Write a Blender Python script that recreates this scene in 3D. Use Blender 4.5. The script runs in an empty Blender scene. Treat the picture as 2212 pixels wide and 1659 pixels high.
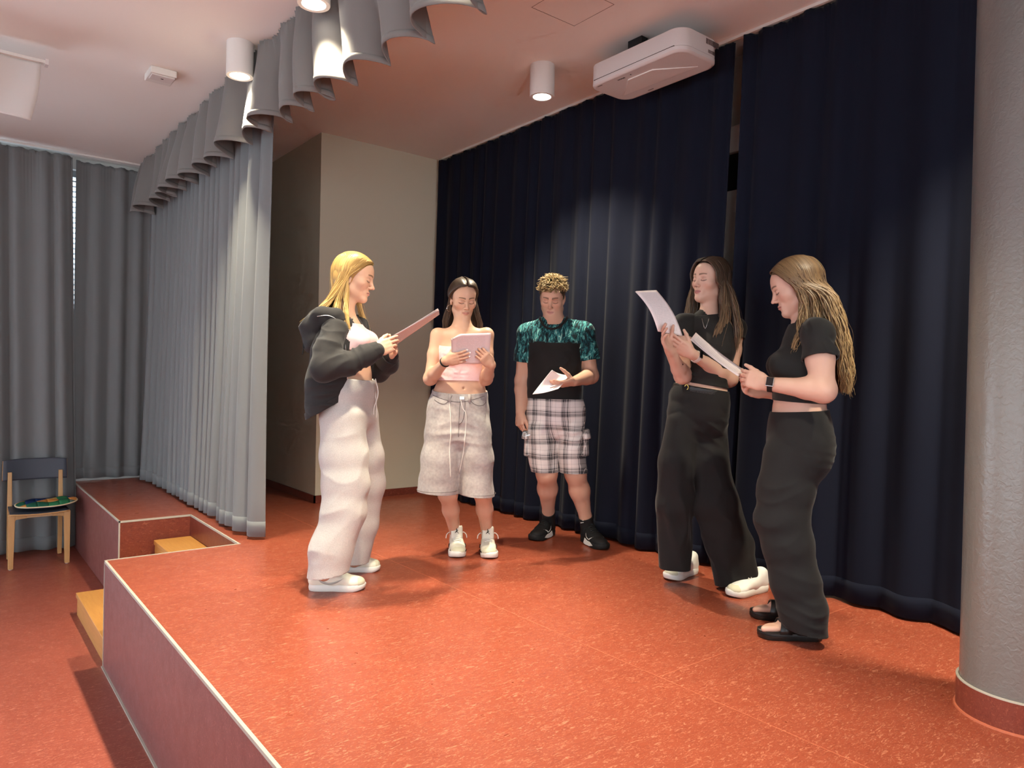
import bpy, bmesh, math, random
import numpy as np
from mathutils import Vector, Matrix

# ------------------------------------------------------------------ camera
# world frame: x runs towards the back of the stage, y along the stage front to the far
# side wall, z = 0 is the stage floor (hall floor at -0.6, ceiling at 3.07)
scene = bpy.context.scene
FPX, IW, IH, HC = 1555.0, 2212.0, 1659.0, 1.08
_yaw, _pit, _rol = math.radians(38.4), math.radians(-0.55), math.radians(1.2)
_F0 = np.array([math.sin(_yaw), math.cos(_yaw), 0.0]); _R0 = np.array([math.cos(_yaw), -math.sin(_yaw), 0.0])
_U0 = np.array([0, 0, 1.0])
CF = _F0 * math.cos(_pit) + _U0 * math.sin(_pit); _U1 = _U0 * math.cos(_pit) - _F0 * math.sin(_pit)
CR = _R0 * math.cos(_rol) + _U1 * math.sin(_rol); CU = _U1 * math.cos(_rol) - _R0 * math.sin(_rol)
CC = np.array([0, 0, HC])
cam = bpy.data.cameras.new('camera'); cam_o = bpy.data.objects.new('camera', cam)
scene.collection.objects.link(cam_o); scene.camera = cam_o
cam.sensor_width = 36.0; cam.lens = 36.0 * FPX / IW; cam.clip_start = 0.05; cam.clip_end = 200
_m = Matrix.Identity(4)
for i in range(3):
    _m[i][0] = CR[i]; _m[i][1] = CU[i]; _m[i][2] = -CF[i]; _m[i][3] = CC[i]
cam_o.matrix_world = _m

# ------------------------------------------------------------------ sky, daylight, exposure
world = bpy.data.worlds.new('World'); scene.world = world; world.use_nodes = True
world.node_tree.nodes['Background'].inputs[0].default_value = (0.72, 0.86, 1.0, 1)
world.node_tree.nodes['Background'].inputs[1].default_value = 4.0
vs = scene.view_settings
vs.view_transform = 'Standard'; vs.look = 'None'; vs.gamma = 1.0; vs.use_curve_mapping = False
vs.exposure = 0.1
scene.cycles.use_denoising = True
scene.cycles.max_bounces = 4; scene.cycles.diffuse_bounces = 3; scene.cycles.glossy_bounces = 2; scene.cycles.adaptive_threshold = .1; scene.cycles.adaptive_min_samples = 14
scene.cycles.caustics_reflective = False; scene.cycles.caustics_refractive = False
scene.cycles.sample_clamp_indirect = 6.0

def area(name, loc, rot, sx, sy, power, col):
    l = bpy.data.lights.new(name, 'AREA'); l.shape = 'RECTANGLE'; l.size = sx; l.size_y = sy
    l.energy = power; l.color = col
    o = bpy.data.objects.new(name, l); o.location = loc; o.rotation_euler = rot
    scene.collection.objects.link(o); return o
# daylight entering the hall windows (far wall left of the curtain, long audience-side wall, rear wall)
area('daylight_far_window', (-2.9, 7.86, .40), (math.radians(-90), 0, 0), 4.0, 1.7, 60, (0.74, 0.87, 1.0))
area('daylight_hall_window', (-5.9, 2.5, .45), (0, math.radians(-90), 0), 1.8, 7.0, 46, (0.80, 0.90, 1.0))
area('daylight_rear_window', (-1.0, -3.4, 1.3), (math.radians(90), 0, 0), 6.0, 2.3, 85, (1.0, 0.97, .92))

# ------------------------------------------------------------------ helpers
random.seed(7); rng = np.random.default_rng(7)
COL = scene.collection
def V(*a): return np.array(a, dtype=float)
def unit(v): v = np.asarray(v, float); return v / (np.linalg.norm(v) + 1e-12)
def link(o, parent=None):
    COL.objects.link(o)
    if parent is not None:
        o.parent = parent; o.matrix_parent_inverse = Matrix.Translation(-Vector(parent.location)) if parent.rotation_euler.to_quaternion().angle == 0 else parent.matrix_basis.inverted()
    return o
def tag(o, label=None, cat=None, group=None, kind=None):
    if label: o['label'] = label
    if cat: o['category'] = cat
    if group: o['group'] = group
    if kind: o['kind'] = kind
    return o
def empty(name, loc, label, cat, group=None):
    o = bpy.data.objects.new(name, None); o.location = loc; o.empty_display_size = 0.1
    COL.objects.link(o); return tag(o, label, cat, group)
def mesh_np(name, verts, faces, mat=None, parent=None, smooth=True):
    """verts in world space; object's origin moved to the base centre of its box"""
    verts = np.asarray(verts, float)
    base = V((verts[:, 0].min() + verts[:, 0].max()) / 2, (verts[:, 1].min() + verts[:, 1].max()) / 2, verts[:, 2].min())
    me = bpy.data.meshes.new(name)
    faces = np.asarray(faces) if not isinstance(faces, list) else faces
    me.from_pydata((verts - base).tolist(), [], faces.tolist() if isinstance(faces, np.ndarray) else faces)
    me.update()
    if smooth: me.polygons.foreach_set('use_smooth', [True] * len(me.polygons))
    if mat: me.materials.append(mat)
    o = bpy.data.objects.new(name, me); o.location = base
    link(o, parent); return o
class MB:
    """collects simple solids in world space and links them as one mesh object"""
    def __init__(s): s.v = []; s.f = []
    def add(s, v, f):
        n = len(s.v); s.v += [tuple(map(float, p)) for p in v]; s.f += [tuple(i + n for i in q) for q in f]; return s
    def box(s, lo, hi):
        x0, y0, z0 = lo; x1, y1, z1 = hi
        return s.add([(x0,y0,z0),(x1,y0,z0),(x1,y1,z0),(x0,y1,z0),(x0,y0,z1),(x1,y0,z1),(x1,y1,z1),(x0,y1,z1)],
                     [(0,3,2,1),(4,5,6,7),(0,1,5,4),(1,2,6,5),(2,3,7,6),(3,0,4,7)])
    def obox(s, c, ax, ay, az):
        c, ax, ay, az = map(np.asarray, (c, ax, ay, az)); P = []
        for k in (-1, 1):
            for a, b in ((-1,-1),(1,-1),(1,1),(-1,1)): P.append(c + a*ax + b*ay + k*az)
        return s.add(P, [(0,3,2,1),(4,5,6,7),(0,1,5,4),(1,2,6,5),(2,3,7,6),(3,0,4,7)])
    def prism(s, pts, z0, z1):
        n = len(pts)
        v = [(p[0], p[1], z0) for p in pts] + [(p[0], p[1], z1) for p in pts]
        f = [tuple(range(n))[::-1], tuple(range(n, 2*n))] + [(i, (i+1) % n, n+(i+1) % n, n+i) for i in range(n)]
        return s.add(v, f)
    def tube(s, pts, r, n=8, cap=True, closed=False):
        pts = [np.asarray(p, float) for p in pts]; m = len(pts); rr = r if hasattr(r, '__len__') else [r]*m
        base = len(s.v); prev = None
        for i, p in enumerate(pts):
            if closed: t = unit(pts[(i+1) % m] - pts[i-1])
            else: t = unit(pts[min(i+1, m-1)] - pts[max(i-1, 0)])
            if prev is None:
                a = V(0,0,1) if abs(t[2]) < .9 else V(1,0,0); u = unit(np.cross(t, a))
            else: u = unit(prev - t*np.dot(prev, t))
            prev = u; w = np.cross(t, u)
            for k in range(n):
                a = 2*math.pi*k/n; s.v.append(tuple(p + rr[i]*(math.cos(a)*u + math.sin(a)*w)))
        for i in range(m if closed else m-1):
            j = (i+1) % m
            for k in range(n):
                s.f.append((base+i*n+k, base+i*n+(k+1) % n, base+j*n+(k+1) % n, base+j*n+k))
        if cap and not closed:
            s.f.append(tuple(base+k for k in range(n))[::-1]); s.f.append(tuple(base+(m-1)*n+k for k in range(n)))
        return s
    def lathe(s, c, prof, n=40, cap0=True, cap1=True):
        base = len(s.v)
        for r, z in prof:
            for k in range(n):
                a = 2*math.pi*k/n; s.v.append((c[0]+r*math.cos(a), c[1]+r*math.sin(a), c[2]+z))
        for i in range(len(prof)-1):
            for k in range(n):
                s.f.append((base+i*n+k, base+i*n+(k+1) % n, base+(i+1)*n+(k+1) % n, base+(i+1)*n+k))
        if cap0: s.f.append(tuple(base+k for k in range(n))[::-1])
        if cap1: s.f.append(tuple(base+(len(prof)-1)*n+k for k in range(n)))
        return s
    def build(s, name, mat, parent=None, smooth=False, bevel=0, auto=False):
        o = mesh_np(name, s.v, s.f, mat, parent, smooth)
        if bevel:
            b = o.modifiers.new('bevel', 'BEVEL'); b.width = bevel; b.segments = 2; b.limit_method = 'ANGLE'
        if auto:
            bm = bmesh.new(); bm.from_mesh(o.data)
            for e in bm.edges:
                if len(e.link_faces) == 2 and e.calc_face_angle(0) > math.radians(40): e.smooth = False
            for f in bm.faces: f.smooth = True
            bm.to_mesh(o.data); bm.free()
        return o

def srgb(r, g, b):
    return tuple(((c/255)/12.92 if c/255 <= .04045 else ((c/255+.055)/1.055)**2.4) for c in (r, g, b)) + (1,)
def mat(name, col, rough=.6, spec=.4, metal=0, bump=0, bscale=200, var=0, vscale=6, sheen=0, emit=None, estr=0, sss=0):
    m = bpy.data.materials.new(name); m.use_nodes = True; nt = m.node_tree; b = nt.nodes['Principled BSDF']
    b.inputs['Base Color'].default_value = col if len(col) == 4 else (*col, 1)
    b.inputs['Roughness'].default_value = rough; b.inputs['Specular IOR Level'].default_value = spec
    b.inputs['Metallic'].default_value = metal
    if sheen: b.inputs['Sheen Weight'].default_value = sheen; b.inputs['Sheen Roughness'].default_value = .4
    if sss:
        b.inputs['Subsurface Weight'].default_value = sss; b.inputs['Subsurface Radius'].default_value = (.012, .005, .003); b.inputs['Subsurface Scale'].default_value = 1.0
    if emit: b.inputs['Emission Color'].default_value = (*emit, 1); b.inputs['Emission Strength'].default_value = estr
    tc = nt.nodes.new('ShaderNodeTexCoord')
    if bump:
        n = nt.nodes.new('ShaderNodeTexNoise'); n.inputs['Scale'].default_value = bscale; n.inputs['Detail'].default_value = 3
        bp = nt.nodes.new('ShaderNodeBump'); bp.inputs['Strength'].default_value = bump; bp.inputs['Distance'].default_value = .002
        nt.links.new(tc.outputs['Object'], n.inputs['Vector']); nt.links.new(n.outputs['Fac'], bp.inputs['Height']); nt.links.new(bp.outputs['Normal'], b.inputs['Normal'])
    if var:
        n = nt.nodes.new('ShaderNodeTexNoise'); n.inputs['Scale'].default_value = vscale; n.inputs['Detail'].default_value = 4
        mr = nt.nodes.new('ShaderNodeMapRange'); mr.inputs[1].default_value = .3; mr.inputs[2].default_value = .7; mr.inputs[3].default_value = 1-var; mr.inputs[4].default_value = 1+var
        hs = nt.nodes.new('ShaderNodeMixRGB'); hs.blend_type = 'MULTIPLY'; hs.inputs[0].default_value = 1; hs.inputs[1].default_value = b.inputs['Base Color'].default_value
        nt.links.new(tc.outputs['Object'], n.inputs['Vector']); nt.links.new(n.outputs['Fac'], mr.inputs[0]); nt.links.new(mr.outputs[0], hs.inputs[2]); nt.links.new(hs.outputs[0], b.inputs['Base Color'])
    return m
def lino(name, base, fleck, dark, rough=.32, axis=(1, 1, 1)):
    """marbled sheet linoleum: short pale and dark streaks in a flat ground"""
    m = bpy.data.materials.new(name); m.use_nodes = True; nt = m.node_tree; b = nt.nodes['Principled BSDF']
    b.inputs['Roughness'].default_value = rough; b.inputs['Specular IOR Level'].default_value = .35
    tc = nt.nodes.new('ShaderNodeTexCoord')
    def streak(scale, rot, lo, hi, seedoff, sc):
        mp = nt.nodes.new('ShaderNodeMapping'); mp.inputs['Rotation'].default_value = rot; mp.inputs['Scale'].default_value = sc; mp.inputs['Location'].default_value = (seedoff, seedoff*.7, 0)
        n = nt.nodes.new('ShaderNodeTexNoise'); n.inputs['Scale'].default_value = scale; n.inputs['Detail'].default_value = 4; n.inputs['Roughness'].default_value = .6; n.inputs['Distortion'].default_value = 1.2
        cr = nt.nodes.new('ShaderNodeMapRange'); cr.inputs[1].default_value = lo; cr.inputs[2].default_value = hi; cr.clamp = True
        nt.links.new(tc.outputs['Object'], mp.inputs[0]); nt.links.new(mp.outputs[0], n.inputs['Vector']); nt.links.new(n.outputs['Fac'], cr.inputs[0]); return cr
    prev = None; colr = base
    def mix(fac, c, strength):
        nonlocal prev
        mx = nt.nodes.new('ShaderNodeMixRGB'); mx.inputs[2].default_value = c
        if prev is None: mx.inputs[1].default_value = base
        else: nt.links.new(prev.outputs[0], mx.inputs[1])
        mu = nt.nodes.new('ShaderNodeMath'); mu.operation = 'MULTIPLY'; mu.inputs[1].default_value = strength
        nt.links.new(fac.outputs[0], mu.inputs[0]); nt.links.new(mu.outputs[0], mx.inputs[0]); prev = mx
    mix(streak(2.2, (0, 0, 0), .35, .7, 0, (1, 1, 1)), dark, .35)
    mix(streak(60, (0, 0, .5), .52, .66, 3, (.5, 1.6, 1)), dark, .6)
    mix(streak(58, (0, 0, .35), .57, .68, 9, (.55, 1.8, 1.2)), fleck, .68)
    mix(streak(110, (0, 0, .9), .57, .68, 19, (.6, 1.5, 1.2)), fleck, .5)
    nt.links.new(prev.outputs[0], b.inputs['Base Color'])
    n = nt.nodes.new('ShaderNodeTexNoise'); n.inputs['Scale'].default_value = 14; nt.links.new(tc.outputs['Object'], n.inputs['Vector'])
    mr = nt.nodes.new('ShaderNodeMapRange'); mr.inputs[3].default_value = rough-.07; mr.inputs[4].default_value = rough+.1
    nt.links.new(n.outputs['Fac'], mr.inputs[0]); nt.links.new(mr.outputs[0], b.inputs['Roughness'])
    return m
def wood(name, c1, c2, scale=(1, 12, 12), rough=.45):
    m = bpy.data.materials.new(name); m.use_nodes = True; nt = m.node_tree; b = nt.nodes['Principled BSDF']
    b.inputs['Roughness'].default_value = rough
    tc = nt.nodes.new('ShaderNodeTexCoord'); mp = nt.nodes.new('ShaderNodeMapping'); mp.inputs['Scale'].default_value = scale
    n = nt.nodes.new('ShaderNodeTexNoise'); n.inputs['Scale'].default_value = 6; n.inputs['Detail'].default_value = 6; n.inputs['Distortion'].default_value = .6
    mx = nt.nodes.new('ShaderNodeMixRGB'); mx.inputs[1].default_value = c1; mx.inputs[2].default_value = c2
    nt.links.new(tc.outputs['Object'], mp.inputs[0]); nt.links.new(mp.outputs[0], n.inputs['Vector']); nt.links.new(n.outputs['Fac'], mx.inputs[0]); nt.links.new(mx.outputs[0], b.inputs['Base Color'])
    return m

M = {}
M['stage'] = lino('stage_linoleum', srgb(145, 71, 50), srgb(198, 130, 100), srgb(126, 57, 41), .30)
M['hall'] = lino('hall_linoleum', srgb(150, 76, 60), srgb(198, 130, 108), srgb(128, 62, 49), .34)
M['front'] = lino('stage_front_linoleum', srgb(130, 76, 72), srgb(172, 114, 106), srgb(112, 62, 58), .36)
M['base'] = lino('base_linoleum', srgb(122, 58, 44), srgb(152, 88, 68), srgb(100, 46, 36), .35)
M['ceil'] = mat('ceiling_plaster', srgb(238, 232, 224), .9, .2, bump=.15, bscale=160)
M['tan'] = mat('beige_plaster', srgb(206, 196, 172), .9, .2, bump=.2, bscale=120)
M['white'] = mat('white_plaster', srgb(215, 212, 205), .9, .2)
M['alu'] = mat('pale_edge_profile', srgb(178, 172, 158), .45, .5)
M['oak'] = wood('oak_steps', srgb(206, 150, 78), srgb(180, 122, 58), (10, 1, 10))
M['beech'] = wood('beech_chair', srgb(205, 160, 106), srgb(186, 138, 84), (8, 8, 1))
M['grey_cloth'] = mat('grey_curtain_cloth', srgb(120, 122, 122), .85, .15, bump=.12, bscale=700, sheen=.15)
M['val_cloth'] = mat('grey_valance_cloth', srgb(122, 118, 114), .8, .2, bump=.12, bscale=700, sheen=.15)
M['dark_cloth'] = mat('navy_velvet', (.0100, .0114, .0200), .95, .04, bump=.1, bscale=500, sheen=.05)
M['lampwhite'] = mat('lamp_white', srgb(222, 216, 208), .5, .4)
M['lens'] = mat('lamp_lens', (1, 1, .9), .4, .3, emit=(1, .97, .86), estr=14)
M['plastic'] = mat('projector_white', srgb(214, 204, 198), .45, .4)
M['black'] = mat('black_metal', srgb(24, 24, 26), .5, .4)
M['charcoal'] = mat('charcoal_laminate', srgb(62, 66, 76), .5, .4)
M['print'] = mat('dark_print', srgb(60, 52, 50), .6, .3)
M['vent'] = mat('vent_shadow', srgb(96, 84, 80), .7, .2)
M['frame'] = mat('window_frame_grey', srgb(170, 174, 178), .5, .4)
M['blind'] = mat('blind_slat', srgb(205, 208, 210), .5, .4)
M['screen'] = mat('screen_white', srgb(206, 198, 192), .8, .2)

# ------------------------------------------------------------------ noise (used for folds)
def vnoise(p, seed=0):
    p = np.asarray(p, float); i = np.floor(p).astype(np.int64); f = p - i; f = f*f*(3-2*f)
    def h(ix, iy, iz):
        n = (ix*374761393 + iy*668265263 + iz*2147483647 + seed*974711) & 0xffffffff
        n = ((n ^ (n >> 13))*1274126177) & 0xffffffff; n = n ^ (n >> 16)
        return (n & 0xffff)/32767.5 - 1
    r = 0
    for dx in (0, 1):
        for dy in (0, 1):
            for dz in (0, 1):
                w = (f[:, 0] if dx else 1-f[:, 0])*(f[:, 1] if dy else 1-f[:, 1])*(f[:, 2] if dz else 1-f[:, 2])
                r = r + w*h(i[:, 0]+dx, i[:, 1]+dy, i[:, 2]+dz)
    return r

# ------------------------------------------------------------------ room shell
def struct(o): o['kind'] = 'structure'; return o
CZ, FZ = 3.07, -0.6
fl = struct(MB().box((-6.2, -3.7, FZ-.1), (1.2, 8.1, FZ)).build('floor', M['hall']))
# stage: body under the lino sheets; the step opening lies between y 4.57 and 5.69
st = struct(MB().box((.735, -3.7, FZ), (3.8, 4.565, -.004)).box((1.475, 4.565, FZ), (3.8, 5.70, -.004)).box((1.0, 5.70, FZ), (3.8, 8.1, -.004)).build('stage_platform', M['front']))
tag(st, 'raised stage platform with dark red front under the curtains')
# the sheets of the stage floor, each its own piece, thin pale weld seams between
seams = [-3.7, -1.2, .8, 1.93, 2.98, 3.72, 4.565]
def sheet(x0, y0, x1, y1): return MB().box((x0, y0, -.004), (x1, y1, 0)).build('linoleum_sheet', M['stage'], st)
cuts = [.735, 2.06, 3.8]
sheet(.735, -3.7, 2.058, 4.565)
sheet(2.061, -3.7, 3.8, 1.70); sheet(2.061, 1.703, 3.8, 3.62); sheet(2.061, 3.623, 3.8, 5.70)
sheet(1.475, 4.565, 2.058, 5.70); sheet(1.0, 5.702, 3.8, 8.1)
M['seam'] = mat('weld_seam', srgb(182, 102, 74), .5, .3)
for (a, b) in (((2.058, -3.7), (2.061, 5.7)), ((2.061, 1.70), (3.8, 1.703)), ((2.061, 3.62), (3.8, 3.623))):
    MB().box((a[0], a[1], -.004), (b[0], b[1], .0003)).build('weld_seam', M['seam'], st)
def front_panel(x, y0, y1): return MB().box((x-.006, y0, FZ+.004), (x, y1, -.006)).build('front_panel', M['front'], st)
front_panel(.735, -3.7, 4.565); front_panel(1.0, 5.70, 8.1)
MB().box((1.0, 5.692, FZ), (1.475, 5.70, -.006)).build('front_panel', M['base'], st)
MB().box((1.467, 4.57, FZ), (1.475, 5.70, -.006)).build('front_panel', M['base'], st)
MB().box((.735, 4.565, FZ), (1.475, 4.571, -.006)).build('front_panel', M['base'], st)
tr = MB().box((.7265, -3.7, -.010), (.738, 4.573, .003)).box((.7265, 4.564, -.010), (1.478, 4.573, .003)).build('trim_1', M['alu']); struct(tr)
tr = MB().box((.992, 5.690, -.010), (1.476, 5.700, .003)).box((1.466, 4.57, -.010), (1.476, 5.70, .003)).box((.992, 5.69, -.008), (1.002, 8.1, .003)).build('trim_2', M['alu']); struct(tr)
tr = MB().box((.7265, 4.564, FZ), (.736, 4.573, -.010)).box((.992, 5.690, FZ), (1.001, 5.700, -.010)).build('trim_3', M['alu']); struct(tr)
tr = MB().box((.720, -3.7, FZ), (.730, 4.573, FZ+.008)).build('trim_4', M['alu']); struct(tr)

cl = struct(MB().box((-6.2, -3.7, CZ), (4.0, 8.2, CZ+.12)).build('ceiling', M['ceil']))
struct(MB().box((3.80, -3.7, FZ), (4.0, 8.2, CZ)).build('wall_back', M['white']))
struct(MB().box((2.44, 5.68, 0), (3.80, 8.0, CZ)).build('wall_side', M['tan']))
bb = MB().box((2.427, 5.667, 0), (3.80, 5.68, .062)).box((2.427, 5.667, 0), (2.44, 8.0, .062)).build('baseboard_side', M['base']); struct(bb)
# far wall with the ribbon window (behind the left grey curtains and on to the left)
struct(MB().box((-.6, 7.95, FZ), (4.0, 8.2, .25)).box((-6.2, 7.95, 2.96), (4.0, 8.2, CZ)).box((1.50, 7.95, .25), (4.0, 8.2, 2.96)).box((-6.2, 7.95, FZ), (-5.0, 8.2, 2.96)).box((-5.0, 7.95, 1.30), (-.6, 8.2, 2.96)).box((-5.0, 7.95, FZ), (-.6, 8.2, -.5)).build('wall_far', M['white']))
w1 = struct(MB().box((-.6, 8.02, .25), (1.50, 8.10, .31)).box((-.6, 8.02, 2.90), (1.50, 8.10, 2.96)).box((-5.0, 8.02, -.5), (-.6, 8.10, -.44)).box((-5.0, 8.02, 1.24), (-.6, 8.10, 1.30)).build('window_1', M['frame']))
for x in (-.6, .2, 1.44): MB().box((x, 8.02, .31), (x+.06, 8.10, 2.90)).build('window_mullion', M['frame'], w1)
for x in (-5.0, -3.6, -2.2, -.66): MB().box((x, 8.02, -.44), (x+.06, 8.10, 1.24)).build('window_mullion', M['frame'], w1)
bl = empty('window_blind', (.85, 7.98, .4), 'pale slatted blind behind the gap of the left grey curtains', 'blind')
sm = None
for k in range(48):
    z = .55+k*.049
    if sm is None:
        o = MB().obox((.85, 7.99, z), (.58, 0, 0), (0, .022, .012), (0, -.0004, .0008)).build('slat', M['blind'], bl); sm = o
    else:
        o2 = sm.copy(); COL.objects.link(o2); o2.location.z += k*.049
struct(MB().box((-6.2, -3.7, FZ), (-6.0, -2.0, CZ)).box((-6.2, -2.0, FZ), (-6.0, 7.0, -.5)).box((-6.2, -2.0, 1.4), (-6.0, 7.0, CZ)).box((-6.2, 7.0, FZ), (-6.0, 8.2, CZ)).build('wall_hall', M['white']))
struct(MB().box((-6.2, -3.7, FZ), (-4.2, -3.5, CZ)).box((-4.2, -3.7, FZ), (2.2, -3.5, .25)).box((-4.2, -3.7, 2.75), (2.2, -3.5, CZ)).box((2.2, -3.7, FZ), (4.0, -3.5, CZ)).build('wall_rear', M['white']))
w2 = struct(MB().box((-6.1, -2.0, -.5), (-6.04, 7.0, -.44)).box((-6.1, -2.0, 1.34), (-6.04, 7.0, 1.4)).build('window_2', M['frame']))
for y in (-2.0, .2, 2.4, 4.6, 6.94): MB().box((-6.1, y, -.44), (-6.04, y+.06, 1.34)).build('window_mullion', M['frame'], w2)
w3 = struct(MB().box((-4.2, -3.64, .25), (2.2, -3.58, .31)).box((-4.2, -3.64, 2.69), (2.2, -3.58, 2.75)).build('window_3', M['frame']))
for x in (-4.2, -2.1, 0, 2.14): MB().box((x, -3.64, .31), (x+.06, -3.58, 2.69)).build('window_mullion', M['frame'], w3)
# ceiling hatch: a thin recessed outline
hx0, hx1, hy0, hy1 = 2.465, 2.78, 2.70, 3.01
h = MB()
for a, b in (((hx0, hy0), (hx1, hy0+.002)), ((hx0, hy1-.002), (hx1, hy1)), ((hx0, hy0), (hx0+.002, hy1)), ((hx1-.002, hy0), (hx1, hy1))):
    h.box((a[0], a[1], CZ-.0008), (b[0], b[1], CZ+.001))
h.build('hatch_joint', M['vent'], cl)
# round column
cc = (2.80, .80, 0)
co = MB().lathe(cc, [(.172, 0), (.172, CZ)], 96, cap0=False, cap1=False).build('column', None, smooth=True)
m = bpy.data.materials.new('column_textured_paint'); m.use_nodes = True; nt = m.node_tree; b = nt.nodes['Principled BSDF']
b.inputs['Base Color'].default_value = srgb(108, 103, 98); b.inputs['Roughness'].default_value = .30; b.inputs['Specular IOR Level'].default_value = .6
tc = nt.nodes.new('ShaderNodeTexCoord'); n = nt.nodes.new('ShaderNodeTexNoise'); n.inputs['Scale'].default_value = 55; n.inputs['Detail'].default_value = 3; n.inputs['Distortion'].default_value = .8
bp = nt.nodes.new('ShaderNodeBump'); bp.inputs['Strength'].default_value = .32; bp.inputs['Distance'].default_value = .005
nt.links.new(tc.outputs['Object'], n.inputs['Vector']); nt.links.new(n.outputs['Fac'], bp.inputs['Height']); nt.links.new(bp.outputs['Normal'], b.inputs['Normal'])
co.data.materials.append(m); struct(co); tag(co, 'round grey column with textured paint at the right edge')
MB().lathe(cc, [(.181, 0), (.181, .098), (.173, .098)], 96, cap0=False, cap1=False).build('base_band', M['base'], co, auto=True)
MB().lathe(cc, [(.1735, .098), (.1815, .098), (.1815, .102), (.1735, .103)], 96, cap0=False, cap1=False).build('base_band_edge', M['alu'], co, auto=True)
MB().lathe(cc, [(.181, 0), (.188, 0), (.187, .005), (.181, .006)], 96, cap0=False, cap1=False).build('sealant_ring', M['seam'], co, auto=True)

# ------------------------------------------------------------------ curtains
def curtain(name, label, A, B, zt, zb, lam, amp_t, amp_b, mt, seed=1, lat=.5, res=.012, rows=46, lean=0.0, nrm=None, group=None,
            scallop=0.0, edge_taper=.05, gather=.012, hem=.09, endlean=(0, 0), flare=1.0, sharp=.25):
    """pleated cloth between plan points A and B; folds of irregular width, gathered heading, stitched hem"""
    A = V(*A); B = V(*B); L = np.linalg.norm(B-A); t = (B-A)/L
    n = V(*nrm) if nrm is not None else V(-t[1], t[0])
    r = np.random.default_rng(seed)
    # phase built from random fold widths
    ws = []
    while sum(ws) < L*1.02: ws.append(lam*r.uniform(.62, 1.45))
    knots = np.concatenate([[0], np.cumsum(ws)])
    s = np.linspace(0, L, int(L/res)+1)
    k = np.searchsorted(knots, s, side='right')-1
    frac = (s-knots[k])/(knots[k+1]-knots[k])
    ph = 2*np.pi*(k+frac)
    ampk = r.uniform(.55, 1.25, len(ws)+1); ak = ampk[k]*(1-frac)+ampk[k+1]*frac
    offk = r.uniform(-.4, .4, len(ws)+1); of = offk[k]*(1-frac)+offk[k+1]*frac
    driftk = r.uniform(-1, 1, len(ws)+1); dr = driftk[k]*(1-frac)+driftk[k+1]*frac
    zz = np.linspace(0, 1, rows)           # 0 top, 1 bottom
    zz = np.sort(np.concatenate([zz, [.012, .024, .036]])); rows = len(zz)
    P = np.zeros((rows, len(s), 3))
    for j, q in enumerate(zz):
        e = q**flare
        amp = amp_t + (amp_b-amp_t)*e
        d = amp*(ak*np.cos(ph) + sharp*ak*np.cos(2*ph+dr*2) + of*.6)
        d = d + gather*np.exp(-q*14)*np.sin(s/.028*2*np.pi+dr*3)*.5 + .006*np.sin(s*3.1+q*5+seed)
        lt = lat*amp*ak*np.sin(ph)*(1 if lat > 0 else 0) + dr*.02*q
        ss = s + lt + endlean[0]*q*(1-s/L) + endlean[1]*q*(s/L)
        z = zt + (zb-zt)*q + (.006*np.sin(s/.09*2*np.pi+dr) if j < 2 else 0)
        z = z + scallop*q*(np.cos(ph)*.5) + .008*q*dr
        ln = lean*q if not isinstance(lean, tuple) else (lean[0]+(lean[1]-lean[0])*np.clip((s/L-.36)/.3, 0, 1))*q
        P[j, :, 0] = A[0] + t[0]*ss + n[0]*(d+ln); P[j, :, 1] = A[1] + t[1]*ss + n[1]*(d+ln); P[j, :, 2] = z
    ns = len(s)
    idx = np.arange(rows*ns).reshape(rows, ns)
    F = np.stack([idx[:-1, :-1], idx[1:, :-1], idx[1:, 1:], idx[:-1, 1:]], -1).reshape(-1, 4)
    o = mesh_np(name, P.reshape(-1, 3), F, mt); sd = o.modifiers.new('thickness', 'SOLIDIFY'); sd.thickness = .0025; sd.offset = 0
    tag(o, label, 'curtain', group)
    # hem: a second layer of cloth over the lowest strip, its stitched edge proud of the drop
    hz = hem/(zt-zb); hj = [j for j in range(rows) if zz[j] >= 1-hz]
    Q = P[hj].copy(); q0 = P[hj[0]-1]+(P[hj[0]]-P[hj[0]-1])*.5; Q = np.concatenate([q0[None], Q])
    dx = np.gradient(Q, axis=1); dn = np.stack([-dx[..., 1], dx[..., 0], np.zeros(dx.shape[:2])], -1); dn /= np.linalg.norm(dn, axis=-1, keepdims=True)+1e-9
    m_ = len(Q); id2 = np.arange(m_*ns).reshape(m_, ns)
    F2 = np.stack([id2[:-1, :-1], id2[1:, :-1], id2[1:, 1:], id2[:-1, 1:]], -1).reshape(-1, 4)
    h = mesh_np('hem', Q.reshape(-1, 3), F2, mt, o); sd = h.modifiers.new('thickness', 'SOLIDIFY'); sd.thickness = .0055; sd.offset = 0
    return o
curtain('grey_curtain', 'grey floor length curtain behind the wooden chair', (-.75, 7.74), (.93, 7.74), 3.02, -.575, .17, .018, .040, M['grey_cloth'], 3, nrm=(0, -1), endlean=(0, .075))
curtain('grey_curtain', 'narrow grey curtain right of the bright gap, ending at the stage corner', (.965, 7.85), (1.62, 7.85), 3.02, .03, .15, .016, .035, M['grey_cloth'], 5, nrm=(0, -1), endlean=(-.02, 0))
curtain('grey_curtain', 'grey stage curtain drawn aside under the valance', (1.62, 7.62), (1.62, 4.60), 2.96, .022, .155, .025, .055, M['grey_cloth'], 8, lat=.75, nrm=(-1, 0), res=.010, lean=.03)
curtain('valance', 'short gathered grey valance along the ceiling above the stage front', (1.505, 7.68), (1.505, -.2), 3.055, 2.575, .31, .020, .095, M['val_cloth'], 12, lat=.75, nrm=(-1, 0), res=.012, rows=24, scallop=.03, hem=.035, gather=.03, flare=.8, sharp=.12, lean=(0.0, -.14))
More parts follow.
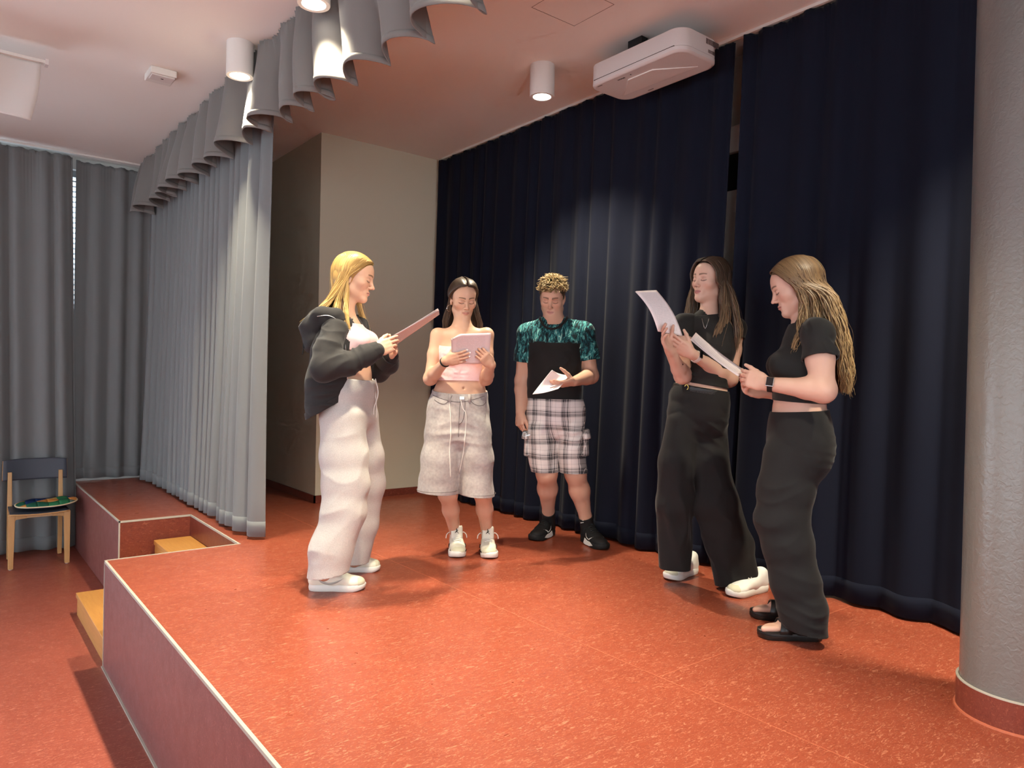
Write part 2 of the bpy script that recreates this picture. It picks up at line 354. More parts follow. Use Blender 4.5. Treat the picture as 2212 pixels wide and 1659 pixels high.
curtain('dark_curtain', 'dark navy back curtain behind the boy, left of the gap', (3.57, 5.62), (3.57, 2.495), 3.045, .018, .17, .016, .030, M['dark_cloth'], 21, nrm=(-1, 0), lean=.07, endlean=(0, -.05), lat=.6, res=.011)
curtain('dark_curtain', 'dark navy back curtain right of the gap, reaching behind the column', (3.57, 2.425), (3.57, -1.0), 3.045, .016, .20, .016, .034, M['dark_cloth'], 34, nrm=(-1, 0), lean=.07, endlean=(-.05, 0), lat=.6, res=.011)
# curtain tracks on the ceiling
def track(label, lo, hi, n, ax):
    r = empty('curtain_track', (lo[0], lo[1], CZ-.02), label, 'curtain track')
    MB().box((lo[0], lo[1], CZ-.016), (hi[0], hi[1], CZ)).build('rail', M['lampwhite'], r)
track('white curtain track on the ceiling above the dark curtains', (3.56, -1.2, 0), (3.58, 5.66, 0), 0, 1)
track('white curtain track along the window wall ceiling', (-4.0, 7.755, 0), (1.62, 7.775, 0), 0, 0)
# projection screen behind the dark curtains, seen through the gap
sc = empty('projection_screen', (3.72, 2.6, .6), 'white projection screen with black border behind the curtain gap', 'screen')
MB().box((3.715, 1.2, 2.46), (3.795, 4.0, 2.62)).build('housing', M['lampwhite'], sc, bevel=.006)
MB().box((3.748, 1.28, 2.24), (3.752, 3.92, 2.46)).build('black_border', M['black'], sc)
MB().box((3.749, 1.32, .55), (3.751, 3.88, 2.24)).build('white_sheet', M['screen'], sc)
MB().box((3.742, 1.28, .50), (3.758, 3.92, .55)).build('bottom_bar', M['black'], sc)

# ------------------------------------------------------------------ ceiling fittings
def downlight(x, y, label, power, spot=104, blend=.85):
    r = empty('ceiling_downlight', (x, y, CZ-.2), label, 'lamp', 'cylindrical ceiling downlights')
    MB().lathe((x, y, CZ), [(.078, 0), (.079, -.195), (.077, -.200), (.066, -.200), (.064, -.186)], 48, cap0=True, cap1=False).build('housing', M['lampwhite'], r, auto=True)
    MB().lathe((x, y, CZ), [(.0635, -.184), (.0635, -.188)], 32).build('lens', M['lens'], r)
    MB().lathe((x, y, CZ), [(.066, -.1995), (.058, -.1995), (.056, -.189), (.064, -.187)], 48, False, False).build('reflector_ring', M['lampwhite'], r, auto=True)
    l = bpy.data.lights.new('downlight_beam', 'SPOT'); l.energy = power; l.color = (1.0, .90, .68); l.spot_size = math.radians(spot); l.spot_blend = blend; l.shadow_soft_size = .05
    o = bpy.data.objects.new('downlight_beam', l); o.location = (x, y, CZ-.205); COL.objects.link(o); o.parent = r; o.matrix_parent_inverse = Matrix.Translation(-Vector(r.location))
    return r
LP = 320
downlight(1.40, 4.49, 'white cylindrical downlight beside the valance, farther from the camera', LP)
downlight(1.40, 3.38, 'white cylindrical downlight beside the valance, cut by the top of the photo', LP)
downlight(2.985, 3.52, 'white cylindrical downlight on the stage ceiling left of the projector', LP)
downlight(1.40, 2.27, 'cylindrical downlight on the hall ceiling above the near stage edge', LP)
downlight(1.40, 1.16, 'cylindrical downlight on the hall ceiling just left of the camera', LP*.9)
downlight(3.02, .62, 'cylindrical downlight on the stage ceiling by the column', LP*1.7)
# smoke detector box
r = empty('ceiling_sensor', (1.13, 5.28, CZ-.05), 'small white sensor box on the ceiling left of the valance', 'sensor')
MB().box((1.05, 5.19, CZ-.045), (1.21, 5.38, CZ)).build('case', M['lampwhite'], r, bevel=.005)
MB().box((1.06, 5.20, CZ-.055), (1.20, 5.30, CZ-.045)).build('cover', M['plastic'], r, bevel=.003)
MB().box((1.122, 5.24, CZ-.0565), (1.138, 5.25, CZ-.055)).build('indicator', M['print'], r)
# banner / cloth hanging from a rail, top left
bn = empty('hanging_cloth', (.2, 5.36, 2.6), 'white cloth hanging from a short ceiling rail at the top left', 'cloth')
MB().box((-.55, 5.355, 2.972), (.499, 5.405, 2.99)).build('rail', M['lampwhite'], bn)
MB().box((-.2, 5.37, 2.99), (-.18, 5.39, CZ)).build('hanger', M['lampwhite'], bn)
MB().box((.485, 5.35, 2.965), (.503, 5.41, 3.0)).build('rail_end', M['plastic'], bn)
n1, n2 = 40, 22; P = []
for j in range(n2):
    q = j/(n2-1)
    for i in range(n1):
        s_ = i/(n1-1); x = -.53+s_*.995
        P.append((x + .0 - q*.0 - (.05*q*q if s_ > .9 else .05*q*q*s_), 5.38+.022*math.sin(s_*9+q*1.2)*q+.01*math.sin(s_*23+2*q), 2.975-.36*q-.02*math.sin(s_*7)*q))
idx = np.arange(n1*n2).reshape(n2, n1)
o = mesh_np('cloth', P, np.stack([idx[:-1, :-1], idx[1:, :-1], idx[1:, 1:], idx[:-1, 1:]], -1).reshape(-1, 4), M['screen'], bn)
sd = o.modifiers.new('thickness', 'SOLIDIFY'); sd.thickness = .002

# ------------------------------------------------------------------ projector
pr = empty('projector', (3.06, 2.68, 2.755), 'white ultra short throw projector hung under the stage ceiling', 'projector')
def rrect(x0, y0, x1, y1, r, n=8):
    P = []
    for cx, cy, a0 in ((x1-r, y1-r, 0), (x0+r, y1-r, 90), (x0+r, y0+r, 180), (x1-r, y0+r, 270)):
        for k in range(n+1):
            a = math.radians(a0+90*k/n); P.append((cx+r*math.cos(a), cy+r*math.sin(a)))
    return P
x0, x1, y0, y1 = 2.905, 3.225, 2.345, 3.02
MB().prism(rrect(x0, y0, x1, y1, .075), 2.785, 2.875).build('body', M['plastic'], pr, auto=True)
# lower shell: rounded edge with the angled exit recess on its underside
m_ = MB(); P0 = rrect(x0-.001, y0-.001, x1+.001, y1+.001, .076); P1 = rrect(x0+.006, y0+.006, x1-.006, y1-.006, .072); P2 = rrect(x0+.014, y0+.014, x1-.014, y1-.014, .066)
n = len(P0); v = [(*p, 2.783) for p in P0]+[(*p, 2.765) for p in P0]+[(*p, 2.757) for p in P1]+[(*p, 2.755) for p in P2]
f = [(k*n+i, (k*n+(i+1) % n), ((k+1)*n+(i+1) % n), ((k+1)*n+i)) for k in range(3) for i in range(n)]+[tuple(range(n)), tuple(range(3*n, 4*n))[::-1]]
m_.add(v, f); m_.build('lower_shell', M['plastic'], pr, auto=True)
ya, yb = y0+.10, y1-.07
mm = MB(); mm.add([(3.14, ya-.02, 2.7535), (3.135, yb, 2.7535), (2.985, yb-.17, 2.749), (2.985, ya+.16, 2.749), (3.14, ya-.02, 2.756), (3.135, yb, 2.756), (2.985, yb-.17, 2.756), (2.985, ya+.16, 2.756)],
  [(0, 1, 2, 3), (4, 7, 6, 5), (0, 4, 5, 1), (1, 5, 6, 2), (2, 6, 7, 3), (3, 7, 4, 0)]); mm.build('exit_wedge', mat('projector_light_face', srgb(232, 222, 214), .4, .4), pr)
MB().box((2.955, 2.66, 2.875), (3.10, 2.86, 2.90)).build('mount_plate', M['black'], pr)
MB().box((3.01, 2.71, 2.90), (3.06, 2.81, 2.982)).build('mount_arm', M['black'], pr)
for k in range(13):   # side grille on the near end
    xx = 3.10+k*.0085; MB().box((xx, y0-.0015, 2.838), (xx+.0045, y0+.002, 2.866)).build('vent_slot', M['vent'], pr)
for k in range(7):
    xx = 3.12+k*.0085; MB().box((xx, y0-.0015, 2.795), (xx+.004, y0+.002, 2.812)).build('vent_slot', M['vent'], pr)
MB().box((2.9025, y0+.05, 2.7845), (x1-.02, y1-.05, 2.7855)).build('shell_joint', M['vent'], pr)
def text(body, size, loc, rot, mt, parent, name='lettering', ext=.0004):
    c = bpy.data.curves.new(name, 'FONT'); c.body = body; c.size = size; c.extrude = ext; c.align_x = 'CENTER'
    o = bpy.data.objects.new(name, c); o.location = loc; o.rotation_euler = rot
    dg = bpy.context.evaluated_depsgraph_get(); COL.objects.link(o); dg.update()
    me = bpy.data.meshes.new_from_object(o.evaluated_get(dg)); mw = o.matrix_basis.copy(); bpy.data.objects.remove(o)
    me.transform(mw); q = bpy.data.objects.new(name, me); me.materials.append(mt); link(q, parent)
    q.matrix_parent_inverse = Matrix.Translation(-Vector(parent.location)); return q
text('EPSON', .017, (2.945, 2.80, 2.7535), (math.pi, 0, math.radians(90)), M['print'], pr)
MB().box((2.945, 2.725, 2.7535), (2.951, 2.731, 2.756)).build('status_lamp', M['print'], pr)
MB().box((2.93, 2.93, 2.7535), (2.934, 2.965, 2.756)).build('button_row', M['vent'], pr)
MB().box((3.185, 2.77, 2.7535), (3.189, 2.81, 2.756)).build('button_row', M['vent'], pr)

pr.scale = (1.045,)*3; pr.location = (3.06*1.045, 2.68*1.045, HC+(2.755-HC)*1.045)

# ------------------------------------------------------------------ wooden steps in the stage opening
sp = empty('wooden_steps', (1.1, 5.13, FZ), 'oak steps set in the gap of the stage front', 'steps')
for k, (xa, xb) in enumerate(((.732, .985), (.972, 1.225), (1.212, 1.464))):
    z = FZ+.15*(k+1)
    MB().box((xa, 4.60, z-.032), (xb, 5.655, z)).build('tread', M['oak'], sp, bevel=.003)
    MB().box((xa+.008, 4.605, z-.15), (xa+.03, 5.65, z-.032)).build('riser', M['oak'], sp)
    MB().box((xa+.03, 4.605, FZ), (xb, 4.63, z-.032)).build('side_cheek', M['oak'], sp)
    MB().box((xa+.03, 5.625, FZ), (xb, 5.65, z-.032)).build('side_cheek', M['oak'], sp)

# ------------------------------------------------------------------ chair and cushion
ch = empty('wooden_chair', (.66, 7.40, FZ), 'beech chair with charcoal seat and backrest at the left edge', 'chair')
def leg(p0, p1, w0, w1):
    m_ = MB(); P = []
    for (p, w) in ((p0, w0), (p1, w1)):
        for a, b in ((-1, -1), (1, -1), (1, 1), (-1, 1)): P.append((p[0]+a*w[0], p[1]+b*w[1], p[2]))
    m_.add(P, [(0, 3, 2, 1), (4, 5, 6, 7), (0, 1, 5, 4), (1, 2, 6, 5), (2, 3, 7, 6), (3, 0, 4, 7)])
    return m_.build('leg', M['beech'], ch, bevel=.003)
SZ = -.135
for sx, x in ((-1, .462), (1, .862)):
    l_ = leg((x, 7.20, FZ+.006), (x-sx*.004, 7.215, SZ-.012), (.018, .02), (.024, .024))
    MB().lathe((x, 7.20, FZ), [(.012, 0), (.014, .008)], 12).build('glide', M['lampwhite'], l_)
    xb = x-sx*.012
    m_ = MB(); P = []
    for (yy, zz, wx, wy) in ((7.60, FZ+.006, .016, .018), (7.575, SZ, .018, .022), (7.60, .16, .015, .014)):
        for a, b in ((-1, -1), (1, -1), (1, 1), (-1, 1)): P.append((xb-sx*.0+a*wx, yy+b*wy, zz))
    F = [(0, 3, 2, 1), (8, 9, 10, 11)]
    for k in (0, 4): F += [(k+i, k+(i+1) % 4, k+4+(i+1) % 4, k+4+i) for i in range(4)]
    l_ = m_.add(P, F).build('leg', M['beech'], ch, bevel=.003)
    MB().box((xb-.012, 7.21, SZ-.062), (xb+.012, 7.58, SZ-.014)).build('side_rail', M['beech'], ch, bevel=.002)
    MB().add([(x-sx*.02, 7.195, SZ-.014), (x-sx*.11, 7.195, SZ-.014), (x-sx*.11, 7.195, SZ-.046), (x-sx*.035, 7.195, SZ-.052), (x-sx*.02, 7.195, SZ-.075),
              (x-sx*.02, 7.235, SZ-.014), (x-sx*.11, 7.235, SZ-.014), (x-sx*.11, 7.235, SZ-.046), (x-sx*.035, 7.235, SZ-.052), (x-sx*.02, 7.235, SZ-.075)],
             [(0, 1, 2, 3, 4), (5, 9, 8, 7, 6), (0, 5, 6, 1), (1, 6, 7, 2), (2, 7, 8, 3), (3, 8, 9, 4), (4, 9, 5, 0)]).build('corner_block', M['beech'], ch)
MB().box((.56, 7.20, SZ-.045), (.765, 7.228, SZ-.014)).build('front_rail', wood('beech_light', srgb(214, 176, 132), srgb(198, 156, 110), (1, 8, 8)), ch)
MB().box((.46, 7.565, SZ-.06), (.865, 7.585, SZ-.014)).build('back_rail', M['beech'], ch)
# seat: thin curved ply shell
n1, n2 = 16, 14; P = []
for j in range(n2):
    for i in range(n1):
        a = i/(n1-1)*2-1; b = j/(n2-1)
        x = .662+a*(.212-.01*b); y = 7.175+b*.425-.012*(1-a*a)*(1-b)
        P.append((x, y, SZ-.012+.012+.010*a*a-.012*math.exp(-((b-.02)/.12)**2)-.008*math.sin(b*3.1)))
idx = np.arange(n1*n2).reshape(n2, n1); GF = np.stack([idx[:-1, :-1], idx[:-1, 1:], idx[1:, 1:], idx[1:, :-1]], -1).reshape(-1, 4)
o = mesh_np('seat', P, GF, M['charcoal'], ch); o.data.materials.append(M['beech'])
sd = o.modifiers.new('thickness', 'SOLIDIFY'); sd.thickness = .012; sd.offset = -1; sd.material_offset_rim = 1
P = []
for j in range(n2):
    for i in range(n1):
        a = i/(n1-1)*2-1; b = j/(n2-1)
        P.append((.662+a*.242*(1-.02*b), 7.598-.0+.022*b+.035*(1-a*a), .085+b*.185-.012*abs(a)**4*(b > .95)))
o = mesh_np('backrest', P, GF, M['charcoal'], ch); o.data.materials.append(M['beech'])
sd = o.modifiers.new('thickness', 'SOLIDIFY'); sd.thickness = .014; sd.offset = 0; sd.material_offset_rim = 1
# patchwork cushion, its right end lapping over the seat's side
cu = empty('seat_cushion', (.70, 7.38, SZ), 'patchwork seat cushion in green, blue and yellow on the chair', 'cushion')
pal = [srgb(46, 112, 74), srgb(28, 44, 84), srgb(214, 188, 108), srgb(222, 206, 170), srgb(92, 104, 96), srgb(206, 138, 74), srgb(38, 90, 70), srgb(30, 52, 96)]
pm = [mat('patch_%d' % i, c, .9, .1, bump=.3, bscale=500) for i, c in enumerate(pal)]
def cush_z(a, b):
    rr = max(abs(a), abs(b)); rad = min(1, (abs(a)**2.6+abs(b)**2.6)**(1/2.6))
    return .044*(1-rad**4)**.5 if rad < 1 else 0
def cush_pt(a, b, top):
    # squash the square into a rounded pad
    k = 1/max(1e-6, (abs(a)**2.6+abs(b)**2.6)**(1/2.6)) if (abs(a)**2.6+abs(b)**2.6)**(1/2.6) > 1 else 1
    a2, b2 = a*k, b*k; z = cush_z(a2, b2)
    x = .725+a2*.225; y = 7.37+b2*.180
    lump = .006*math.sin(a2*7+1)*math.cos(b2*6)
    return (x, y, SZ+.036+.012*max(0, a2)**2*3*.6+(z*.75+lump*(z > .01) if top else -z*.55))
nx, ny = 6, 4
pr_ = random.Random(11)
for i in range(nx):
    for j in range(ny):
        P = []; F = []; q = 5
        for v_ in range(q):
            for u_ in range(q):
                P.append(cush_pt(-1.05+(i+u_/(q-1))*2.1/nx, -1.05+(j+v_/(q-1))*2.1/ny, True))
        for v_ in range(q-1):
            for u_ in range(q-1): F.append((v_*q+u_, v_*q+u_+1, (v_+1)*q+u_+1, (v_+1)*q+u_))
        o = mesh_np('patch', P, F, pm[pr_.choice([0, 0, 1, 1, 2, 3, 4, 5, 6, 7])], cu)
        sd = o.modifiers.new('thickness', 'SOLIDIFY'); sd.thickness = .004; sd.offset = -1
q = 24; P = []; F = []
for v_ in range(q):
    for u_ in range(q): P.append(cush_pt(-1.05+u_*2.1/(q-1), -1.05+v_*2.1/(q-1), False))
for v_ in range(q-1):
    for u_ in range(q-1): F.append((v_*q+u_, (v_+1)*q+u_, (v_+1)*q+u_+1, v_*q+u_+1))
mesh_np('underside', P, F, pm[1], cu)
m_ = MB(); m_.tube([V(*cush_pt(1.05*math.cos(a)*1.3, 1.05*math.sin(a)*1.3, True)) for a in np.linspace(0, 2*math.pi, 60)[:-1]], .006, 6, closed=True); m_.build('piping', pm[3], cu, smooth=True)

# ================================================================== figures: implicit solids -> meshes
Z = V(0, 0, 1)
class S:
    """a list of blended solids (round cones, elliptic tubes, ellipsoids) evaluated on a grid"""
    def __init__(s): s.p = []; s.arm = set()
    def tube(s, a, b, ra, rb, k=.02, lat=None, op='u'):
        """ra, rb: radius or (radius along lat, radius across)"""
        a = np.asarray(a, float); b = np.asarray(b, float)
        ra = ra if hasattr(ra, '__len__') else (ra, ra); rb = rb if hasattr(rb, '__len__') else (rb, rb)
        ax = b-a; L = np.linalg.norm(ax)+1e-9; ax = ax/L
        if lat is None: lat = V(1, 0, 0) if abs(ax[0]) < .9 else V(0, 1, 0)
        l = np.asarray(lat, float); l = unit(l-ax*np.dot(l, ax)); f = np.cross(ax, l)
        R = max(*ra, *rb); s.p.append(('t', a, b, ra, rb, l, f, ax, L, k, op, np.minimum(a, b)-R, np.maximum(a, b)+R)); return s
    def chain(s, pts, rs, k=.02, lat=None):
        for i in range(len(pts)-1): s.tube(pts[i], pts[i+1], rs[i], rs[i+1], k, lat)
        return s
    def ell(s, c, r, k=.02, R=None, op='u'):
        c = np.asarray(c, float); R = np.eye(3) if R is None else np.asarray(R, float)   # columns = axes
        ext = np.sqrt(((R*np.asarray(r))**2).sum(1))
        s.p.append(('e', c, np.asarray(r, float), R, k, op, c-ext, c+ext)); return s
    def bounds(s, m=.02):
        lo = np.min([q[-2] for q in s.p if q[-3] == 'u'], 0)-m; hi = np.max([q[-1] for q in s.p if q[-3] == 'u'], 0)+m; return lo, hi
    def grid(s, lo, hi, h):
        lo = np.asarray(lo, float); n = np.ceil((np.asarray(hi)-lo)/h).astype(int)+1
        ax = [(lo[i]+h*np.arange(n[i])).astype(np.float32) for i in range(3)]
        D = np.full(n, .2, np.float32)
        for q in s.p:
            k = q[-4] if q[0] == 't' else q[4]; op = q[-3]; mg = k+3*h
            i0 = np.maximum(0, np.floor((q[-2]-mg-lo)/h).astype(int)); i1 = np.minimum(n, np.ceil((q[-1]+mg-lo)/h).astype(int)+1)
            if np.any(i1 <= i0): continue
            sl = tuple(slice(i0[i], i1[i]) for i in range(3))
            X = ax[0][sl[0]][:, None, None]; Y = ax[1][sl[1]][None, :, None]; Zz = ax[2][sl[2]][None, None, :]
            d = s.dist(q, X, Y, Zz); A = D[sl]
            if op == 'u':
                hh = np.maximum(k-np.abs(A-d), 0)/k; D[sl] = np.minimum(A, d)-hh*hh*k*.25
            else:
                d = -d; hh = np.maximum(k-np.abs(A-d), 0)/k; D[sl] = np.maximum(A, d)+hh*hh*k*.25
        return D, lo, h
    @staticmethod
    def dist(q, X, Y, Zz):
        f32 = np.float32
        if q[0] == 't':
            _, a, b, ra, rb, l, f, ax, L, *_r = q
            x = X-f32(a[0]); y = Y-f32(a[1]); z = Zz-f32(a[2])
            t = x*f32(ax[0])+y*f32(ax[1])+z*f32(ax[2]); tc = np.clip(t/f32(L), 0, 1); e = t-tc*f32(L)
            pl = x*f32(l[0])+y*f32(l[1])+z*f32(l[2]); pf = x*f32(f[0])+y*f32(f[1])+z*f32(f[2])
            rl = f32(ra[0])+tc*f32(rb[0]-ra[0]); rf = f32(ra[1])+tc*f32(rb[1]-ra[1]); rm = np.minimum(rl, rf)
            return (np.sqrt((pl/rl)**2+(pf/rf)**2+(e/rm)**2)-1)*rm
        _, c, r, R, *_r = q
        x = X-f32(c[0]); y = Y-f32(c[1]); z = Zz-f32(c[2])
        u = [(x*f32(R[0, i])+y*f32(R[1, i])+z*f32(R[2, i]))/f32(r[i]) for i in range(3)]
        k0 = np.sqrt(u[0]**2+u[1]**2+u[2]**2); k1 = np.sqrt((u[0]/f32(r[0]))**2+(u[1]/f32(r[1]))**2+(u[2]/f32(r[2]))**2)
        return k0*(k0-1)/(k1+f32(1e-6))
    def mesh(s, h, lo=None, hi=None):
        if lo is None: lo, hi = s.bounds()
        D, lo, h = s.grid(lo, hi, h); s.last = (D, lo, h)
        return nets(D, lo, h)
def nets(D, lo, h):
    I = D < 0; n = np.array(D.shape)
    c = np.zeros(n-1, np.int8)
    for dx in (0, 1):
        for dy in (0, 1):
            for dz in (0, 1): c += I[dx:n[0]-1+dx, dy:n[1]-1+dy, dz:n[2]-1+dz]
    act = (c > 0) & (c < 8); ii = np.argwhere(act); m = len(ii)
    idx = np.full(n-1, -1, np.int32); idx[act] = np.arange(m)
    cv = {}
    for dx in (0, 1):
        for dy in (0, 1):
            for dz in (0, 1): cv[dx, dy, dz] = D[ii[:, 0]+dx, ii[:, 1]+dy, ii[:, 2]+dz]
    P = np.zeros((m, 3)); W = np.zeros(m)
    cs = list(cv)
    for a in cs:
        for k in range(3):
            if a[k] == 0:
                b = list(a); b[k] = 1; b = tuple(b); va, vb = cv[a], cv[b]; x = (va < 0) != (vb < 0)
                t = np.where(x, va/(va-vb+1e-12), 0)
                for j in range(3): P[:, j] += np.where(x, a[j]+(t if j == k else 0), 0)
                W += x
    P = (ii+P/np.maximum(W, 1)[:, None])*h+lo
    F = []
    for k in range(3):
        o = [(1, 2), (2, 0), (0, 1)][k]
        a = [slice(None)]*3; b = [slice(None)]*3; a[k] = slice(0, -1); b[k] = slice(1, None)
        x = I[tuple(a)] != I[tuple(b)]; e = np.argwhere(x)
        ok = (e[:, o[0]] > 0) & (e[:, o[1]] > 0) & (e[:, o[0]] < n[o[0]]-1) & (e[:, o[1]] < n[o[1]]-1); e = e[ok]
        s0 = I[tuple(a)][e[:, 0], e[:, 1], e[:, 2]]
        def cell(p, q):
            g = e.copy(); g[:, o[0]] -= p; g[:, o[1]] -= q; return idx[g[:, 0], g[:, 1], g[:, 2]]
        Q = np.stack([cell(1, 1), cell(0, 1), cell(0, 0), cell(1, 0)], 1)
        Q[~s0] = Q[~s0][:, ::-1]; F.append(Q)
    F = np.concatenate(F); F = F[(F >= 0).all(1)]
    return P, F
def sample(G, P):
    D, lo, h = G; g = (P-lo)/h; g = np.clip(g, 0, np.array(D.shape)-1.001); i = np.floor(g).astype(int); f = g-i; r = 0
    for dx in (0, 1):
        for dy in (0, 1):
            for dz in (0, 1):
                r = r+D[i[:, 0]+dx, i[:, 1]+dy, i[:, 2]+dz]*(f[:, 0] if dx else 1-f[:, 0])*(f[:, 1] if dy else 1-f[:, 1])*(f[:, 2] if dz else 1-f[:, 2])
    return r
def onto(G, P, d, lift=.001, steps=60):
    """march points along d until they meet the surface of grid G"""
    P = np.array(P, float); d = np.asarray(d, float)
    for _ in range(steps): P = P+d*np.clip(sample(G, P), -.004, .03)[:, None]*.8
    return P-d*lift
from mathutils.bvhtree import BVHTree
def onmesh(o, P, d, lift=.0012):
    """drop points onto the finished surface of object o along d"""
    L_ = Vector(o.location); me = o.data; key = o.name
    if key not in _BV: _BV[key] = BVHTree.FromPolygons([v.co for v in me.vertices], [q.vertices for q in me.polygons])
    R = []; dv = Vector(d)
    for p in P:
        h = _BV[key].ray_cast(Vector(p)-L_, dv)
        R.append(np.array(h[0]+L_)-np.asarray(d)*lift if h[0] is not None else np.asarray(p, float))
    return np.array(R)
_BV = {}
def normals(P, F):
    n = np.cross(P[F[:, 2]]-P[F[:, 0]], P[F[:, 3]]-P[F[:, 1]]); N = np.zeros_like(P)
    for k in range(4): np.add.at(N, F[:, k], n)
    return N/(np.linalg.norm(N, axis=1, keepdims=True)+1e-12)
def to_bm(P, F):
    me = bpy.data.meshes.new('tmp'); me.from_pydata(P.tolist(), [], F.tolist()); bm = bmesh.new(); bm.from_mesh(me); bpy.data.meshes.remove(me); return bm
def bisect(bm, pt, nrm, centre=None, rad=None):
    """remove what lies beyond the plane (within rad of centre)"""
    if centre is not None:
        c = Vector(centre); fs = [f for f in bm.faces if (f.calc_center_median()-c).length < rad]
        g = set(fs)
        for f in fs: g.update(f.edges); g.update(f.verts)
        g = list(g)
    else: g = bm.verts[:]+bm.edges[:]+bm.faces[:]
    bmesh.ops.bisect_plane(bm, geom=g, dist=1e-5, plane_co=Vector(pt), plane_no=Vector(nrm), clear_outer=True)
def keep_big(bm, minfaces=60):
    seen = set(); kill = []
    for f in bm.faces:
        if f in seen: continue
        st_ = [f]; comp = []; seen.add(f)
        while st_:
            g = st_.pop(); comp.append(g)
            for e in g.edges:
                for k in e.link_faces:
                    if k not in seen: seen.add(k); st_.append(k)
        if len(comp) < minfaces: kill += comp
    if kill: bmesh.ops.delete(bm, geom=kill, context='FACES')
def np_big(P, F, minf):
    n = len(P); lab = np.arange(n)
    for _ in range(200):
        m = lab[F].min(1); new = lab.copy()
        for k in range(4): np.minimum.at(new, F[:, k], m)
        new = new[new]; new = new[new]
        if (new == lab).all(): break
        lab = new
    fl_ = lab[F[:, 0]]; cnt = np.bincount(fl_, minlength=n); F = F[cnt[fl_] >= minf]
    used = np.zeros(n, bool); used[F.ravel()] = True; mp = np.cumsum(used)-1
    return P[used], mp[F]
def rim(bm, depth=.007):
    bm.normal_update(); be = [e for e in bm.edges if len(e.link_faces) == 1]
    if not be: return
    vn = {v: v.normal.copy() for e in be for v in e.verts}
    r = bmesh.ops.extrude_edge_only(bm, edges=be)['geom']
    for v in r:
        if isinstance(v, bmesh.types.BMVert):
            # partner shares the position
            for e in v.link_edges:
                w = e.other_vert(v)
                if w in vn and (w.co-v.co).length < 1e-7: v.co = v.co-vn[w]*depth; break
def bm_obj(bm, name, mt, parent, colf=None, attrs=None):
    me = bpy.data.meshes.new(name); bm.to_mesh(me); bm.free()
    n = len(me.vertices); co = np.empty(n*3); me.vertices.foreach_get('co', co); co = co.reshape(-1, 3)
    base = V(*(np.asarray(parent.location) if parent is not None else (co.min(0)+co.max(0))/2))
    if parent is None: base[2] = 0
    me.vertices.foreach_set('co', (co-base).ravel()); me.polygons.foreach_set('use_smooth', np.ones(len(me.polygons), bool)); me.update()
    if colf is not None:
        c = np.ones((n, 4), np.float32); c[:, :3] = colf(co)
        a = me.attributes.new('Col', 'FLOAT_COLOR', 'POINT'); a.data.foreach_set('color', c.ravel())
    for k, fn in (attrs or {}).items():
        a = me.attributes.new(k, 'FLOAT_VECTOR', 'POINT'); a.data.foreach_set('vector', np.asarray(fn(co), np.float32).ravel())
    me.materials.append(mt); o = bpy.data.objects.new(name, me); o.location = base
    link(o, parent); return o
def attr_mat(name, rough=.5, spec=.3, sss=0, sheen=0, bump=0, bscale=300, aniso=False, var=0, vs_=(300, 300, 40)):
    m = mat(name, (1, 1, 1, 1), rough, spec, sss=sss, sheen=sheen, bump=bump, bscale=bscale); nt = m.node_tree
    a = nt.nodes.new('ShaderNodeAttribute'); a.attribute_name = 'Col'
    nt.links.new(a.outputs['Color'], nt.nodes['Principled BSDF'].inputs['Base Color'])
    return m
def crumple(P, F, c, R, axis, amp, wl, seed=0, bendv=None):
    """compression folds: sharp rings across the axis near c, broken up and tilted by noise"""
    N = normals(P, F); a = unit(axis); rel = P-np.asarray(c); t = rel@a
    w = vnoise(P*7, seed)*1.6+vnoise(P*3.1, seed+5)*2.2
    side = 1 if bendv is None else np.clip(.55+(rel@unit(bendv))/R*.9, .1, 1.3)
    ph = t/wl*2*math.pi+w*2.6
    x = 1-np.abs(np.sin(ph*.5))**.8*2; mod = np.clip(.35+vnoise(P*9, seed+9)*1.5, 0, 1)
    return P+N*(amp*x*mod*side*np.exp(-(rel**2).sum(1)/R**2))[:, None]
def folds(P, F, spec):
    """spec: list of (amp, freq vector along world axes or basis matrix rows, seed, ridge, (centre, radius) or None)"""
    N = normals(P, F); d = np.zeros(len(P))
    cr_ = [q for q in spec if q[0] == 'c']; spec = [q for q in spec if q[0] != 'c']
    for amp, B, seed, ridge, loc in spec:
        B = np.asarray(B, float); q = P@B.T if B.ndim == 2 else P*B
        x = vnoise(q, seed)
        if ridge: x = 1-2*np.abs(x)
        if loc is not None: x = x*np.exp(-(((P-np.asarray(loc[0]))**2).sum(1))/loc[1]**2)
        d += amp*x
    P = P+N*d[:, None]
    for q in cr_: P = crumple(P, F, *q[1:])
    return P
def basis(axis, fa, fc):
    """noise frequencies: fa along axis, fc across it"""
    a = unit(axis); b = unit(np.cross(a, V(.31, .77, .2))); c = np.cross(a, b); return np.stack([a*fa, b*fc, c*fc])
def cloth(name, s, h, mt, parent, cuts=(), fold=(), lo=None, hi=None, rimd=.007, attrs=None, colf=None, post=None, label=None, body='cur', clear=.006):
    if body == 'cur': body = CUR[0]
    P, F = s.mesh(h, lo, hi)
    if post: P = post(P, F)
    if fold: P = folds(P, F, fold)
    if body is not None:
        for _ in range(3):
            N = normals(P, F); d = sample(body.G, P); P = P+N*np.clip(clear-d, 0, .02)[:, None]
    bm = to_bm(P, F)
    for c in cuts: bisect(bm, *c)
    keep_big(bm)
    if rimd: rim(bm, rimd)
    o = bm_obj(bm, name, mt, parent, colf, attrs)
    if label: o['label'] = label
    return o

